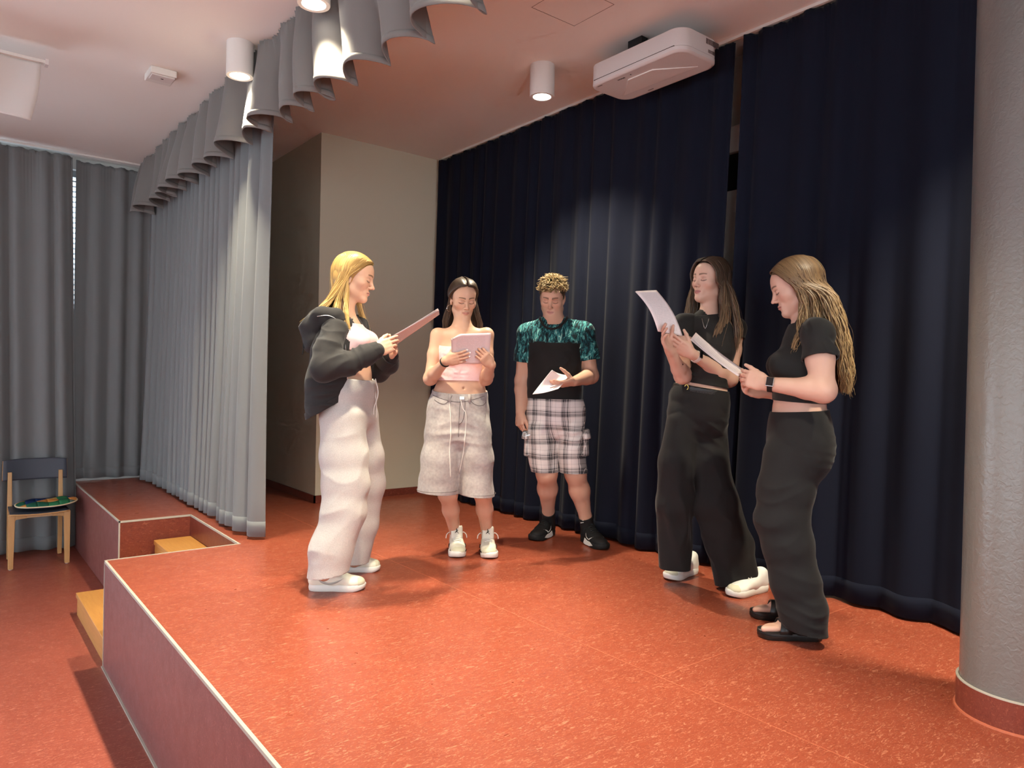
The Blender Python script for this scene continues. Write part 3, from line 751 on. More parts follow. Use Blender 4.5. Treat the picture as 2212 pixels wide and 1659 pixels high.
# ------------------------------------------------------------------ anatomy
def rotm(yaw_dir, pitch=0, roll=0):
    """columns: lateral (towards the person's left), forward, up for a head facing yaw_dir, pitch>0 looks down"""
    f = unit(yaw_dir); l = np.cross(Z, f); u = Z.copy()
    c, s_ = math.cos(pitch), math.sin(pitch); f2 = f*c-u*s_; u2 = u*c+f*s_
    c, s_ = math.cos(roll), math.sin(roll); l2 = l*c+u2*s_; u3 = u2*c-l*s_
    return np.stack([l2, f2, u3], 1)
def head(s, c, R, k=1.0, male=False, nose=1.0):
    T = lambda x, y, z: c+R@(V(x, y, z)*k)
    E = lambda p, r, kk, op='u': s.ell(T(*p), V(*r)*k, kk, R, op)
    C = lambda a, b, ra, rb, kk, op='u': s.tube(T(*a), T(*b), ra*k, rb*k, kk, None, op)
    E((0, -.012, .027), (.073, .094, .087), .02)
    E((0, .030, .036), (.058, .053, .054), .03)
    E((0, .026, -.033), (.056 if not male else .059, .056, .070), .03)
    jw = .044 if not male else .050
    for x in (-1, 1):
        C((x*jw, .0, -.068), (x*.006, .062, -.098), .019, .015, .03)
        E((x*.043, .050, -.024), (.019, .019, .016), .03)
        C((x*.010, .080, .021), (x*.040, .066, .021), .0085, .007, .014)
    E((0, .069, -.100), (.018, .015, .013), .02)
    for x in (-1, 1): E((x*.031, .095, .001), (.0175, .0145, .0105), .012, 's')
    for x in (-1, 1): E((x*.031, .0705, -.001), (.0145, .0138, .0122), .003)
    C((0, .080, .012), (0, .099*nose, -.028), .0065, .0085, .012)
    E((0, .1035*nose, -.0335), (.0092, .0095, .0078), .007)
    for x in (-1, 1):
        E((x*.0115, .0915, -.0372), (.0070, .0090, .0065), .006)
    E((0, .073, -.066), (.027, .015, .019), .016)
    for x in (-1, 1):
        C((x*.0185, .0800, -.0645), (x*.003, .0890, -.0615), .0032, .0046, .004)
        C((x*.0155, .0800, -.0690), (0, .0880, -.0715), .0034, .0056, .004)
        C((x*.0215, .0835, -.0665), (0, .0955, -.0665), .0016, .0016, .003, 's')
    E((0, .094, -.0845), (.015, .0075, .0055), .008, 's')
    for x in (-1, 1):
        Re = R@np.array([[math.cos(x*.35), -math.sin(x*.35), 0], [math.sin(x*.35), math.cos(x*.35), 0], [0, 0, 1]])
        s.ell(T(x*.074, -.014, -.006), V(.0075, .0185, .031)*k, .006, Re)
        s.ell(T(x*.083, -.009, -.003), V(.0075, .0100, .0170)*k, .005, Re, 's')
        E((x*.0715, -.006, -.034), (.0055, .0075, .0085), .006)
SK = dict(skin=V(.61, .36, .245), lip=V(.50, .21, .17), brow=V(.10, .055, .03), lash=V(.03, .02, .018), blush=V(.60, .26, .19))
def face_col(c, R, k, sk, brow_w=1.0, lash=1.0):
    def f(P):
        q = (P-c)@R/k; x = np.abs(q[:, 0]); y = q[:, 1]; z = q[:, 2]
        o = np.tile(sk['skin'], (len(P), 1)).astype(float)
        def mix(m, col): nonlocal o; m = np.clip(m, 0, 1)[:, None]; o = o*(1-m)+col*m
        fr = (y > .03) & (np.linalg.norm(q, axis=1) < .16)
        mix(fr*.30*np.exp(-((x-.042)/.020)**2-((z+.034)/.020)**2), sk['blush'])
        mix(fr*.3*np.exp(-(x/.010)**2-((z+.034)/.012)**2), sk['blush'])
        mix(fr*.35*np.exp(-((x-.031)/.014)**2-((z-.004)/.012)**2), sk['blush']*.8)
        e = (x/.0225)**2+((z+.0668)/np.where(z > -.0668, .0085*(1-.25*(x < .003)), .0105))**2
        mix(fr*(y > .06)*np.clip((1.08-e)*5, 0, 1)*.85, sk['lip'])
        mix(fr*(y > .06)*(x < .022)*np.exp(-((z+.0667-.010*(x/.022)**2*.2)/.0013)**2)*.85, sk['lip']*.28)  # shade of the mouth slit painted into the vertex colour
        arch = .0215+.0045*np.sin(np.clip((x-.010)/.036, 0, 1)*math.pi*.75)
        w = .0042*brow_w*(1-.5*np.clip((x-.012)/.036, 0, 1))
        mix(fr*(x > .010)*(x < .048)*np.clip(1.6-np.abs(z-arch)/w, 0, 1)*.85, sk['brow'])
        ll = -.0062-.0042*np.clip(1-((x-.031)/.0150)**2, 0, 1)
        mix(fr*(np.abs(x-.032) < .0158)*np.exp(-((z-ll)/.0021)**2)*lash, sk['lash'])
        mix(fr*(np.abs(x-.031) < .0145)*np.exp(-((z-.0088)/.0014)**2)*.5, sk['skin']*.5)
        mix(fr*np.exp(-((x-.0070)/.0032)**2-((z+.0425)/.0022)**2)*(y > .07)*.85, sk['lip']*.22)  # dark of the nostril openings likewise painted-in shade
        return o
    return f
def hand(s, w, D, N, T, sc=1.0, curl=((.3, .5, .3),)*4, spread=.06, thumb=(.55, .65, .35), tcurl=.35, fw=1.0):
    """w wrist, D towards the fingers, N the way the palm faces, T towards the thumb side"""
    i0 = len(s.p); D = unit(D); N = unit(N-D*np.dot(N, D)); T = unit(T-D*np.dot(T, D)-N*np.dot(T, N))
    s.tube(w-D*.012*sc, w+D*.030*sc, (.024*sc, .018*sc), (.031*sc, .0165*sc), .014, T)
    s.tube(w+D*.026*sc, w+D*.078*sc, (.032*sc, .0155*sc), (.036*sc, .0115*sc), .012, T)
    s.ell(w+D*.035*sc+T*.022*sc+N*.008*sc, V(.026, .017, .015)*sc, .012, np.stack([unit(D+T*.4), unit(T-D*.4), N], 1))
    tips = []
    for i, (off, ln) in enumerate(((.0265, .072), (.0090, .080), (-.0090, .074), (-.0260, .058))):
        p = w+D*(.080-.004*abs(i-1)-(.006 if i == 3 else 0))*sc+T*off*sc
        d0 = unit(D+T*spread*(1.5-i)); a = 0; c = curl[i if len(curl) > 1 else 0]
        s.tube(p-D*.028*sc, p, .0088*sc*fw, .0092*sc*fw, .008)
        for j, (q, r0, r1) in enumerate(((.46, .0090, .0080), (.30, .0080, .0073), (.24, .0073, .0060))):
            a += c[j]; d = d0*math.cos(a)+N*math.sin(a); p2 = p+d*ln*q*sc
            s.tube(p, p2, r0*sc*fw, r1*sc*fw, .0025); p = p2
        tips.append((p, d, N*math.cos(a)-d0*math.sin(a)))
    d = unit(D*thumb[0]+T*thumb[1]+N*thumb[2]); p = w+D*.022*sc+T*.020*sc+N*.004*sc
    for q, r0, r1, cc_ in ((.042, .0130, .0110, 0), (.032, .0105, .0092, tcurl), (.026, .0092, .0070, tcurl*.7)):
        d = unit(d+D*cc_*.6+N*cc_*.35-T*cc_*.55); p2 = p+d*q*sc; s.tube(p, p2, r0*sc*fw, r1*sc*fw, .005); p = p2
    tips.append((p, d, N)); s.arm.update(range(i0, len(s.p)))
    return tips
class Fig:
    """local frame of one figure: u image-right, v away from the camera, z up, through ground point base"""
    def __init__(f, base):
        f.b = V(base[0], base[1], 0); f.v = unit(V(base[0], base[1], 0)); f.u = V(f.v[1], -f.v[0], 0); f.s = S(); f.wr = []; f.tips = []
    def J(f, px, py, w=0):
        d = CF+CR*(px-IW/2)/FPX-CU*(py-IH/2)/FPX; t = (np.dot(f.b-CC, f.v)+w)/np.dot(d, f.v); return CC+d*t
    def dirn(f, th): th = math.radians(th); return f.u*math.sin(th)-f.v*math.cos(th)
    def loc(f, u, v, z): return f.b+f.u*u+f.v*v+Z*z
CUR = [None]
def build_body(f, label, hc, hR, hk, sk, neck_pt, neck_n, hands, skin_m, h=.006, hh=.00225, brow_w=1.0, nails=None, lash=1.0):
    """one mesh: coarse body, fine head and fine hands cut on shared planes"""
    P, F = f.s.mesh(h); P, F = np_big(P, F, 200); bm = to_bm(P, F)
    core = S(); core.p = [q for i, q in enumerate(f.s.p) if i not in f.s.arm]; f.G = core.grid(*core.bounds(.03), .009)
    CUR[0] = f; bisect(bm, neck_pt, neck_n)
    for (w, d) in hands: bisect(bm, w, d, w+d*.09, .115)
    lo = np.minimum(hc-.17, neck_pt-.08); hi = hc+.17
    lo = np.maximum(lo, hc-.26)
    P, F = f.s.mesh(hh, lo, hi); f.GH = f.s.last; P, F = np_big(P, F, 3000); b2 = to_bm(P, F); bisect(b2, neck_pt, -neck_n)
    parts = [b2]
    for (w, d) in hands:
        c = w+d*.085; P, F = f.s.mesh(.0026, c-.137, c+.137); ok = (np.linalg.norm(P[F].mean(1)-c, axis=1) < .130) & (((P[F].mean(1)-w)@d) > -.008); P, F = np_big(P, F[ok], 1000); b3 = to_bm(P, F); bisect(b3, w, -d); parts.append(b3)
    for b in parts:
        me = bpy.data.meshes.new('t'); b.to_mesh(me); b.free(); bm.from_mesh(me); bpy.data.meshes.remove(me)
    fc = face_col(hc, hR, hk, sk, brow_w, lash)
    def colf(P):
        c = fc(P)
        for (w, d) in hands:
            q = np.linalg.norm(P-(w+d*.13), axis=1); m = np.clip(1-q/.08, 0, 1)[:, None]*.35; c = c*(1-m)+sk['blush']*m
        if nails is not None:
            for (p, d, n) in f.tips:
                rel = P-(p+d*.001); m = (np.linalg.norm(rel-d*.002, axis=1) < .0095) & ((rel@n) < .001); c[m] = nails
        return c
    o = bm_obj(bm, 'person', skin_m, None, colf)
    return tag(o, label, 'person', 'performers reading on the stage')
def cr_spline(P, n):
    P = np.asarray(P, float); Q = np.concatenate([[2*P[0]-P[1]], P, [2*P[-1]-P[-2]]]); m = len(P)-1
    t = np.linspace(0, m-1e-6, n); i = t.astype(int); x = (t-i)[:, None]
    a, b, c, d = Q[i], Q[i+1], Q[i+2], Q[i+3]
    return .5*((2*b)+(-a+c)*x+(2*a-5*b+4*c-d)*x*x+(-a+3*b-3*c+d)*x**3)
def ribbons(curves, radii, cols, name, mt, parent, sides=5, flat=.6, out=None):
    """tapered locks: curves [m,n,3]; flattened tubes in one mesh"""
    m, n, _ = curves.shape
    t = np.gradient(curves, axis=1); t /= np.linalg.norm(t, axis=2, keepdims=True)+1e-9
    ref = out if out is not None else np.tile(V(.3, .5, .81), (m, n, 1))
    u = np.cross(t, ref); u /= np.linalg.norm(u, axis=2, keepdims=True)+1e-9; w = np.cross(t, u)
    a = np.arange(sides)*2*math.pi/sides
    P = curves[:, :, None, :]+radii[:, :, None, None]*(u[:, :, None, :]*np.cos(a)[None, None, :, None]+flat*w[:, :, None, :]*np.sin(a)[None, None, :, None])
    idx = np.arange(m*n*sides).reshape(m, n, sides); nx = np.roll(idx, -1, 2)
    F = np.stack([idx[:, :-1], nx[:, :-1], nx[:, 1:], idx[:, 1:]], -1).reshape(-1, 4)
    P = P.reshape(-1, 3); base = np.asarray(parent.location)
    me = bpy.data.meshes.new(name); me.from_pydata((P-base).tolist(), [], F.tolist()); me.polygons.foreach_set('use_smooth', np.ones(len(F), bool))
    c = np.ones((m, n, sides, 4), np.float32); c[..., :3] = cols[:, :, None, :]
    at = me.attributes.new('Col', 'FLOAT_COLOR', 'POINT'); at.data.foreach_set('color', c.ravel())
    me.materials.append(mt); o = bpy.data.objects.new(name, me); o.location = base; link(o, parent); return o
def hair_mat(name):
    m = attr_mat(name, .44, .4); b = m.node_tree.nodes['Principled BSDF']; b.inputs['Anisotropic'].default_value = .5; return m
def scalp(s, c, R, k, grow=.010, front=.060, low=-.02):
    """hair cap over the skull, open at the face"""
    T = lambda x, y, z: c+R@(V(x, y, z)*k)
    s.ell(T(0, -.014, .028), V(.073+grow, .095+grow, .088+grow)*k, .01, R)
    s.ell(T(0, -.045, -.03), V(.066+grow*.6, .055+grow, .065)*k, .03, R)
    s.ell(T(0, .120, -.034), V(.19, .122, .034+front*1.12)*k, .010, R, 's')
def long_hair(f, c, R, k, parent, mt, cols, rings, part=.0, n=420, rad=.0055, wave=0.0, wfreq=9, front=105, seed=0, fly=18, tip=.10, inner=.35, hairline=.055, lift=1.0, phis=None, qmax=88.0, hl=(.066, .088), frame=0.0, side=0):
    """locks fall from the parting over the skull to the given rings; ring = (centre, lateral vector, forward vector, rel) where
    a lock with angle phi (0 = back) passes centre + lateral*sin(phi) - forward*cos(phi)"""
    r = np.random.default_rng(seed); G = 18 if wave < .006 else 30; n = int(n*(1.9 if wave < .006 else 1.25))
    T = lambda q: c+(np.asarray(q)*k)@R.T
    ph = r.uniform(-front, front, n); ph[: n//4] = np.where(r.random(n//4) < .5, 1, -1)*r.uniform(front*.7, front, n//4); ph = np.where(r.random(n) < .5, 1, -1)*r.uniform(phis[0], phis[1], n) if phis else ph; ph = np.radians(ph)
    if side: ph = np.abs(ph)*side
    dep = 1-inner*r.random(n)**2
    cv = []
    # three guide paths over the skull (back, side, hairline), in head space
    KP = np.array([[(.004, -.078, .104), (.010, -.100, .075), (.010, -.112, .030), (.010, -.108, -.020)],
                   [(.006, -.005, .119), (.052, -.018, .100), (.082, -.030, .052), (.084, -.036, .000)],
                   [(.004, hl[0], hl[1]), (.040, hl[0]-.012, hl[1]-.008), (.071+.003*frame, .022+.018*frame, .036), (.081, -.012+.044*frame, -.006-.006*frame)]])
    def path(p, d, jit, e_):
        sg = 1 if p > 0 else -1; q = np.clip(min(1, abs(p)*180/math.pi/qmax)+jit*.04*r.normal(), 0, 1)
        A_ = KP[0]*(1-q)*(1-2*q)+KP[1]*4*q*(1-q)+KP[2]*q*(2*q-1)
        A_ = A_*V(sg, 1, 1)+V(part, 0, 0)*np.array([1, .4, 0, 0])[:, None]
        c0 = V(0, -.012, .027); rel = A_-c0; nr = np.linalg.norm(rel/V(.073, .095, .087), axis=1)
        off = 1+(.010*d*lift*np.array([.35, .8, 1, 1])[:, None]+.003)/.085
        rel = rel/nr[:, None]*np.maximum(np.minimum(nr, 1.12), 1.0)[:, None]*off
        pts = list(T(c0+rel))
        for (rc, rl, rf) in rings:
            pts.append(np.asarray(rc)+(np.asarray(rl)*math.sin(p)-np.asarray(rf)*math.cos(p))*(.55+.45*d)+jit*r.normal(0, .005, 3))
        pts[-1] = pts[-1]*(1-e_)+pts[-2]*e_
        return cr_spline(pts, G)
    for i in range(n): cv.append(path(ph[i], dep[i], 1, r.uniform(0, tip)))
    # under-layer: smooth sheets of hair beneath the locks
    a0, a1 = (phis if phis else (0, front)); spans = [(-a1, a1)] if a0 < 20 else [(-a1, -a0), (a0, a1)]
    if side: spans = [(a0*side, a1*side)] if side > 0 else [(-a1, -a0)]
    for (b0, b1) in spans:
        K = max(5, int((b1-b0)/5)); U = np.array([path(math.radians(x), .45, 0, tip*.7) for x in np.linspace(b0, b1, K)])
        idx = np.arange(K*G).reshape(K, G); Fq = np.stack([idx[:-1, :-1], idx[:-1, 1:], idx[1:, 1:], idx[1:, :-1]], -1).reshape(-1, 4)
        me = bpy.data.meshes.new('hair_underlayer'); me.from_pydata((U.reshape(-1, 3)-np.asarray(parent.location)).tolist(), [], Fq.tolist()); me.polygons.foreach_set('use_smooth', np.ones(len(Fq), bool))
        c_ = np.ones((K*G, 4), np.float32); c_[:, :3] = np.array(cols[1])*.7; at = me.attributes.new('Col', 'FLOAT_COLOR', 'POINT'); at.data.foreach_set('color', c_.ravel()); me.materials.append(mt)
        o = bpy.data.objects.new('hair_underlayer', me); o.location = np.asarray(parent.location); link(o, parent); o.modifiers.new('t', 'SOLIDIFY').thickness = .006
    cv = np.array(cv); tt = np.linspace(0, 1, G)
    if wave:
        for ia, ax in enumerate((f.u, f.v)): cv += (wave*np.clip((tt-.25)/.5, 0, 1)[None, :]*np.sin(tt[None, :]*wfreq*2*math.pi*r.uniform(.85, 1.15, n)[:, None]+ph[:, None]*9+ia*1.6+r.normal(0, .8, n)[:, None]))[:, :, None]*ax
    rad = rad*.64; rr = rad*r.uniform(.5, 1.3, n)[:, None]*(np.interp(tt, [0, .08, .5, .85, 1], [.35, .7, 1, .75, .1]))[None, :]
    # stray hairs
    if fly:
        k_ = r.integers(0, n, fly); fl_ = cv[k_].copy(); off = r.normal(0, .012, (fly, 1, 3))*(tt**1.5)[None, :, None]*1.6; fl_ += off
        cv = np.concatenate([cv, fl_]); rr = np.concatenate([rr, np.full((fly, G), .0007)])
    m = len(cv); base = np.array(cols[0]); alt = np.array(cols[1]); a = r.random(m)[:, None, None]
    cc_ = base*(1-a)+alt*a
    if len(cols) > 2:
        t2 = np.clip((tt-.35)/.5, 0, 1)[None, :, None]*np.clip(r.normal(.7, .3, m), 0, 1)[:, None, None]; cc_ = cc_*(1-t2)+np.array(cols[2])*t2
    cc_ = cc_*np.ones((m, G, 1))*r.uniform(.75, 1.2, m)[:, None, None]
    out = cv-(c+R@V(0, -.02, -.05)*k); out[..., 2] *= .3
    return ribbons(cv, rr, cc_, 'hair', mt, parent, 3, .7, out)

# ------------------------------------------------------------------ shoes
def shoe(parent, heel, toe, mats, style, side=1, sc=1.0, label=None, ankle_h=.085):
    """sneaker from heel point to toe point on the floor; side=+1 when its outer side is on the left of the heel-toe direction"""
    heel = V(heel[0], heel[1], 0); toe = V(toe[0], toe[1], 0); d = unit(toe-heel); L = np.linalg.norm(toe-heel); n = np.cross(Z, d)
    W = .052*sc
    # plan outline (x along, y to the left)
    def half(t): return np.interp(t, [0, .03, .1, .25, .45, .62, .78, .9, .97, 1], [.012, .024, .033, .037, .036, .045, .050, .042, .024, .004])/.052*W
    ts = np.array([0, .012, .04, .1, .2, .32, .45, .58, .7, .8, .88, .94, .98, 1])
    bend = lambda t: -side*.012*np.sin(np.clip(t, 0, 1)*math.pi)*-1*sc
    ol = [(t*L, half(t)+bend(t)*0+side*-.006*t) for t in ts]+[(t*L, -half(t)+side*-.006*t) for t in ts[::-1][1:-1]]
    pt = lambda x, y, z: heel+d*x+n*y+Z*z
    th = style.get('sole', .028)*sc
    s = S()
    up = lambda x, z, y=0: pt(x*L, y, z*sc)
    s.tube(up(.12, .045), up(.42, .046), (.031*sc, .038*sc), (.034*sc, .036*sc), .02, n)
    s.tube(up(.42, .044), up(.72, .038), (.035*sc, .034*sc), (.041*sc, .026*sc), .02, n)
    s.ell(up(.80, .036), V(.185*L, .043*sc, .026*sc), .015, np.stack([d, n, Z], 1))
    s.tube(up(.15, .05), up(.165, ankle_h), (.031*sc, .038*sc), (.034*sc, .044*sc), .02, n)
    s.tube(up(.24, ankle_h-.012), up(.62, .056), (.028*sc, .024*sc), (.030*sc, .014*sc), .03, n)
    lo, hi = s.bounds(.012); lo[2] = .004
    P, F = s.mesh(.0035, lo, hi); bm = to_bm(P, F); bisect(bm, (0, 0, .010), (0, 0, -1)); keep_big(bm)
    o = bm_obj(bm, 'shoe', mats['upper'], parent)
    if label: o['label'] = label
    G = s.last
    # sole: outline layers
    lay = [(0, -.004), (.004, .0), (th*.55, .0025), (th*.9, .001), (th, -.003)]
    nn = len(ol); vv = []; ff = []
    for z, g in lay:
        for i, (x, y) in enumerate(ol):
            cx = L*.5; rx = x-cx; q = math.hypot(rx/L*2, y/W)+1e-6
            xx = cx+rx*(1+g/(L*.5)*1.0); yy = y*(1+g/W*1.1)
            up_t = .010*max(0, x/L-.82)/.18 if z < th*.9 else 0.004*max(0, x/L-.82)/.18
            vv.append(pt(xx, yy, z+up_t))
    for k in range(len(lay)-1):
        for i in range(nn): ff.append((k*nn+i, (k*nn+(i+1) % nn), ((k+1)*nn+(i+1) % nn), ((k+1)*nn+i)))
    ff.append(tuple(range(nn))); ff.append(tuple(range((len(lay)-1)*nn, len(lay)*nn))[::-1])
    so = MB().add(vv, [q[::-1] for q in ff]).build('sole', mats['sole'], o, auto=True)
    if 'tread' in mats:
        MB().add([pt(L*.5+(x-L*.5)*.985, y*.96, z+.010*max(0, x/L-.82)/.18) for z in (-.0002, .007*sc) for (x, y) in ol], [(i, (i+1) % nn, nn+(i+1) % nn, nn+i) for i in range(nn)]+[tuple(range(nn))[::-1]]).build('outsole', mats['tread'], o)
    # laces across the instep
    for k in range(style.get('laces', 5)):
        t = .36+.052*k; pp = [pt(t*L, y*sc, .13) for y in np.linspace(-.022, .022, 7)]
        pp = onto(G, pp, -Z, .0025); pp[:, 2] += np.array([0, .001, .002, .002, .002, .001, 0])
        MB().tube(list(pp), .0032*sc, 6).build('lace', mats['lace'], o, smooth=True)
    if 'toe' in mats:   # toe cap overlay
        P2, F2 = [], []; na, nb = 13, 7
        for a in np.linspace(-1.25, 1.25, na):
            for b in np.linspace(0, 1, nb):
                q_ = V(math.cos(a), math.sin(a)); e_ = math.cos(b*1.15); P2.append(pt(L*.84+q_[0]*e_*.22*L, q_[1]*e_*.07*sc, .012+th*.55+math.sin(b*1.15)*.06))
        dirs = np.array([pt(L*.84, 0, th*.6) for _ in P2])-np.array(P2); dirs /= np.linalg.norm(dirs, axis=1, keepdims=True)
        P2 = np.array(P2)
        for _ in range(50): P2 = P2+dirs*np.clip(sample(G, P2)-.0012, -.004, .02)[:, None]*.8
        F2 = [(i*nb+j, (i+1)*nb+j, (i+1)*nb+j+1, i*nb+j+1) for i in range(na-1) for j in range(nb-1)]
        F2, P2 = (F2, P2)
        if F2: mesh_np('toe_cap', P2, F2, mats['toe'], o)
    if 'swoosh' in mats:
        top = [(.12, .058), (.20, .036), (.28, .026), (.36, .024), (.46, .031), (.62, .050)]; bot = [(.12, .058), (.17, .030), (.26, .0145), (.37, .0125), (.48, .022), (.62, .050)]
        x0, xs, z0 = style.get('sw', (.10, .9, .018))
        for sd in (-1, 1):
            P2 = []; K = 14
            tp = cr_spline([(a, b, 0) for a, b in top], K); bt = cr_spline([(a, b, 0) for a, b in bot], K)
            for i in range(K):
                for q in (tp[i], (tp[i]+bt[i])/2, bt[i]): P2.append(pt((x0+q[0]*xs)*L, sd*.075, th*.75+z0*0+q[1]*style.get('swh', .8)*sc))
            P2 = onto(G, P2, -n*sd, .0016)
            F2 = [(i*3+j, i*3+j+1, i*3+4+j, i*3+3+j) for i in range(K-1) for j in range(2)]
            if sd > 0: F2 = [q[::-1] for q in F2]
            q_ = mesh_np('swoosh_mark', P2, F2, mats['swoosh'], o); q_.modifiers.new('t', 'SOLIDIFY').thickness = .001
    return o, G, pt, L

# ================================================================== the five performers
def G0(px, py, z=0.0):
    d = CF+CR*(px-IW/2)/FPX-CU*(py-IH/2)/FPX; return CC+d*((z-HC)/d[2])
M['skin'] = attr_mat('skin', .46, .38)
M['hair'] = hair_mat('hair')
def cloth_mat(name, col, rough=.85, bump=.25, bscale=900, sheen=.1, var=.06, vscale=300): return mat(name, col, rough, .2, bump=bump, bscale=bscale, sheen=sheen, var=var, vscale=vscale)
M['sweat'] = cloth_mat('grey_sweat_cloth', srgb(188, 182, 176), var=.10, vscale=240)
M['hood'] = cloth_mat('charcoal_sweat_cloth', srgb(46, 44, 44), .8)
M['pinktop'] = cloth_mat('pink_jersey', srgb(232, 196, 196), .8)
M['denim'] = cloth_mat('washed_grey_denim', srgb(172, 164, 160), .85, var=.12, vscale=60)
M['stitch'] = mat('denim_stitch', srgb(112, 104, 102), .9, .1)
M['blackshirt'] = cloth_mat('black_jersey', srgb(37, 36, 35), .75)
M['blackpants'] = cloth_mat('black_twill', srgb(31, 30, 30), .8)
M['cord'] = mat('pale_cord', srgb(224, 220, 212), .8, .2)
M['silver'] = mat('silver_metal', srgb(200, 200, 198), .25, .6, metal=1)
M['gold'] = mat('gold_metal', srgb(212, 170, 90), .3, .6, metal=1)
M['offwhite'] = mat('offwhite_leather', srgb(222, 218, 200), .5, .4)
M['cream'] = mat('cream_suede', srgb(206, 202, 176), .8, .2)
M['shoegrey'] = mat('grey_leather', srgb(168, 166, 156), .5, .4)
M['shoewhite'] = mat('white_rubber', srgb(226, 224, 216), .5, .4)
M['shoeblack'] = mat('black_mesh', srgb(30, 30, 30), .7, .3, bump=.4, bscale=400)
M['gum'] = mat('gum_rubber', srgb(128, 96, 74), .6, .3)
M['blackleather'] = mat('black_leather', srgb(26, 25, 24), .38, .5)
M['rubberband'] = mat('black_elastic', srgb(22, 20, 20), .6, .3)
M['watchglass'] = mat('dark_watch_glass', srgb(14, 14, 16), .12, .6)
M['bandwhite'] = mat('white_silicone', srgb(222, 214, 206), .5, .3)
def paper_mat():
    m = mat('printed_paper', srgb(236, 226, 222), .75, .2); nt = m.node_tree; b = nt.nodes['Principled BSDF']
    a = nt.nodes.new('ShaderNodeAttribute'); a.attribute_name = 'pg'; sx = nt.nodes.new('ShaderNodeSeparateXYZ'); nt.links.new(a.outputs['Vector'], sx.inputs[0])
    def math_(op, x, y=None):
        n = nt.nodes.new('ShaderNodeMath'); n.operation = op
        for i, q in enumerate((x, y)):
            if q is None: continue
            if isinstance(q, (int, float)): n.inputs[i].default_value = q
            else: nt.links.new(q, n.inputs[i])
        return n.outputs[0]
    row = math_('MULTIPLY', sx.outputs['Y'], 42); fr = math_('FRACT', row); band = math_('MULTIPLY', math_('GREATER_THAN', fr, .35), math_('LESS_THAN', fr, .72))
    cb = nt.nodes.new('ShaderNodeCombineXYZ'); nt.links.new(math_('MULTIPLY', sx.outputs['X'], 55), cb.inputs[0]); nt.links.new(math_('MULTIPLY', math_('FLOOR', row), 3.7), cb.inputs[1])
    n = nt.nodes.new('ShaderNodeTexNoise'); n.inputs['Scale'].default_value = 1; nt.links.new(cb.outputs[0], n.inputs['Vector'])
    word = math_('GREATER_THAN', n.outputs['Fac'], .45)
    inx = math_('MULTIPLY', math_('GREATER_THAN', sx.outputs['X'], .12), math_('LESS_THAN', sx.outputs['X'], .86)); iny = math_('MULTIPLY', math_('GREATER_THAN', sx.outputs['Y'], .08), math_('LESS_THAN', sx.outputs['Y'], .92))
    fac = math_('MULTIPLY', math_('MULTIPLY', math_('MULTIPLY', band, word), math_('MULTIPLY', inx, iny)), .22)
    mx = nt.nodes.new('ShaderNodeMixRGB'); mx.inputs[1].default_value = srgb(238, 224, 222); mx.inputs[2].default_value = srgb(90, 84, 88); nt.links.new(fac, mx.inputs[0]); nt.links.new(mx.outputs[0], b.inputs['Base Color'])  # white pages tinted pink: bounce light off the floor put into the colour
    return m
M['paper'] = paper_mat()
def papers(label, tl, tr, br, bl, bend=0, bend2=0, n=3, curl=0, fan=.003, dog=None):
    """a few stapled pages; corners in space, bowed along and across"""
    tl, tr, br, bl = map(np.asarray, (tl, tr, br, bl)); nrm = unit(np.cross(tr-tl, bl-tl))
    r = empty('script_pages', tuple((tl+tr+br+bl)/4), label, 'papers', 'scripts held by the performers')
    a, b = 13, 17
    for k in range(n):
        P = []; UV = []
        for j in range(b):
            for i in range(a):
                x, y = i/(a-1), j/(b-1)
                p = tl*(1-x)*(1-y)+tr*x*(1-y)+br*x*y+bl*(1-x)*y
                p = p+nrm*(bend*math.sin(math.pi*y)+bend2*math.sin(math.pi*x)+curl*(1-y)**2*x)-nrm*(.0009*k+fan*k*(1-y)**2)+(tr-tl)*.006*k*(1-y)
                if dog and x < dog and y < dog*.7:
                    e = (dog-x)/dog*(1-y/(dog*.7)); p = p-nrm*.03*e*0+((tr-tl)*x*.0)+(bl-tl)*e*.16
                P.append(p); UV.append((x, y, 0))
        idx = np.arange(a*b).reshape(b, a); F = np.stack([idx[:-1, :-1], idx[:-1, 1:], idx[1:, 1:], idx[1:, :-1]], -1).reshape(-1, 4)
        o = mesh_np('page', P, F, M['paper'], r); at = o.data.attributes.new('pg', 'FLOAT_VECTOR', 'POINT'); at.data.foreach_set('vector', np.asarray(UV, np.float32).ravel())
        sd = o.modifiers.new('thickness', 'SOLIDIFY'); sd.thickness = .0004
    return r
def ring(c, ax, r, wd, th, name, mt, parent, lat=None, squash=1.0, a0=0, a1=2*math.pi):
    """a band round a wrist: rectangular section swept on an ellipse"""
    ax = unit(ax); l = unit(np.cross(ax, V(.2, .3, .9))) if lat is None else unit(np.asarray(lat)-ax*np.dot(lat, ax)); m = np.cross(ax, l); n = 32; P = []; F = []
    full = abs(a1-a0-2*math.pi) < 1e-3; K = n if full else n+1
    for k in range(K):
        a = a0+(a1-a0)*k/n
        for (dr, dw) in ((0, -1), (th, -1), (th, 1), (0, 1)): P.append(c+(l*math.cos(a)+m*math.sin(a)*squash)*(r+dr)+ax*dw*wd/2)
    for k in range(n):
        j = (k+1) % K
        for i in range(4): F.append((k*4+i, k*4+(i+1) % 4, j*4+(i+1) % 4, j*4+i))
    return MB().add(P, F).build(name, mt, parent, auto=True)
def line(pts, r, name, mt, parent, n=20, sides=6): return MB().tube(list(cr_spline(pts, n)), r, sides).build(name, mt, parent, smooth=True)
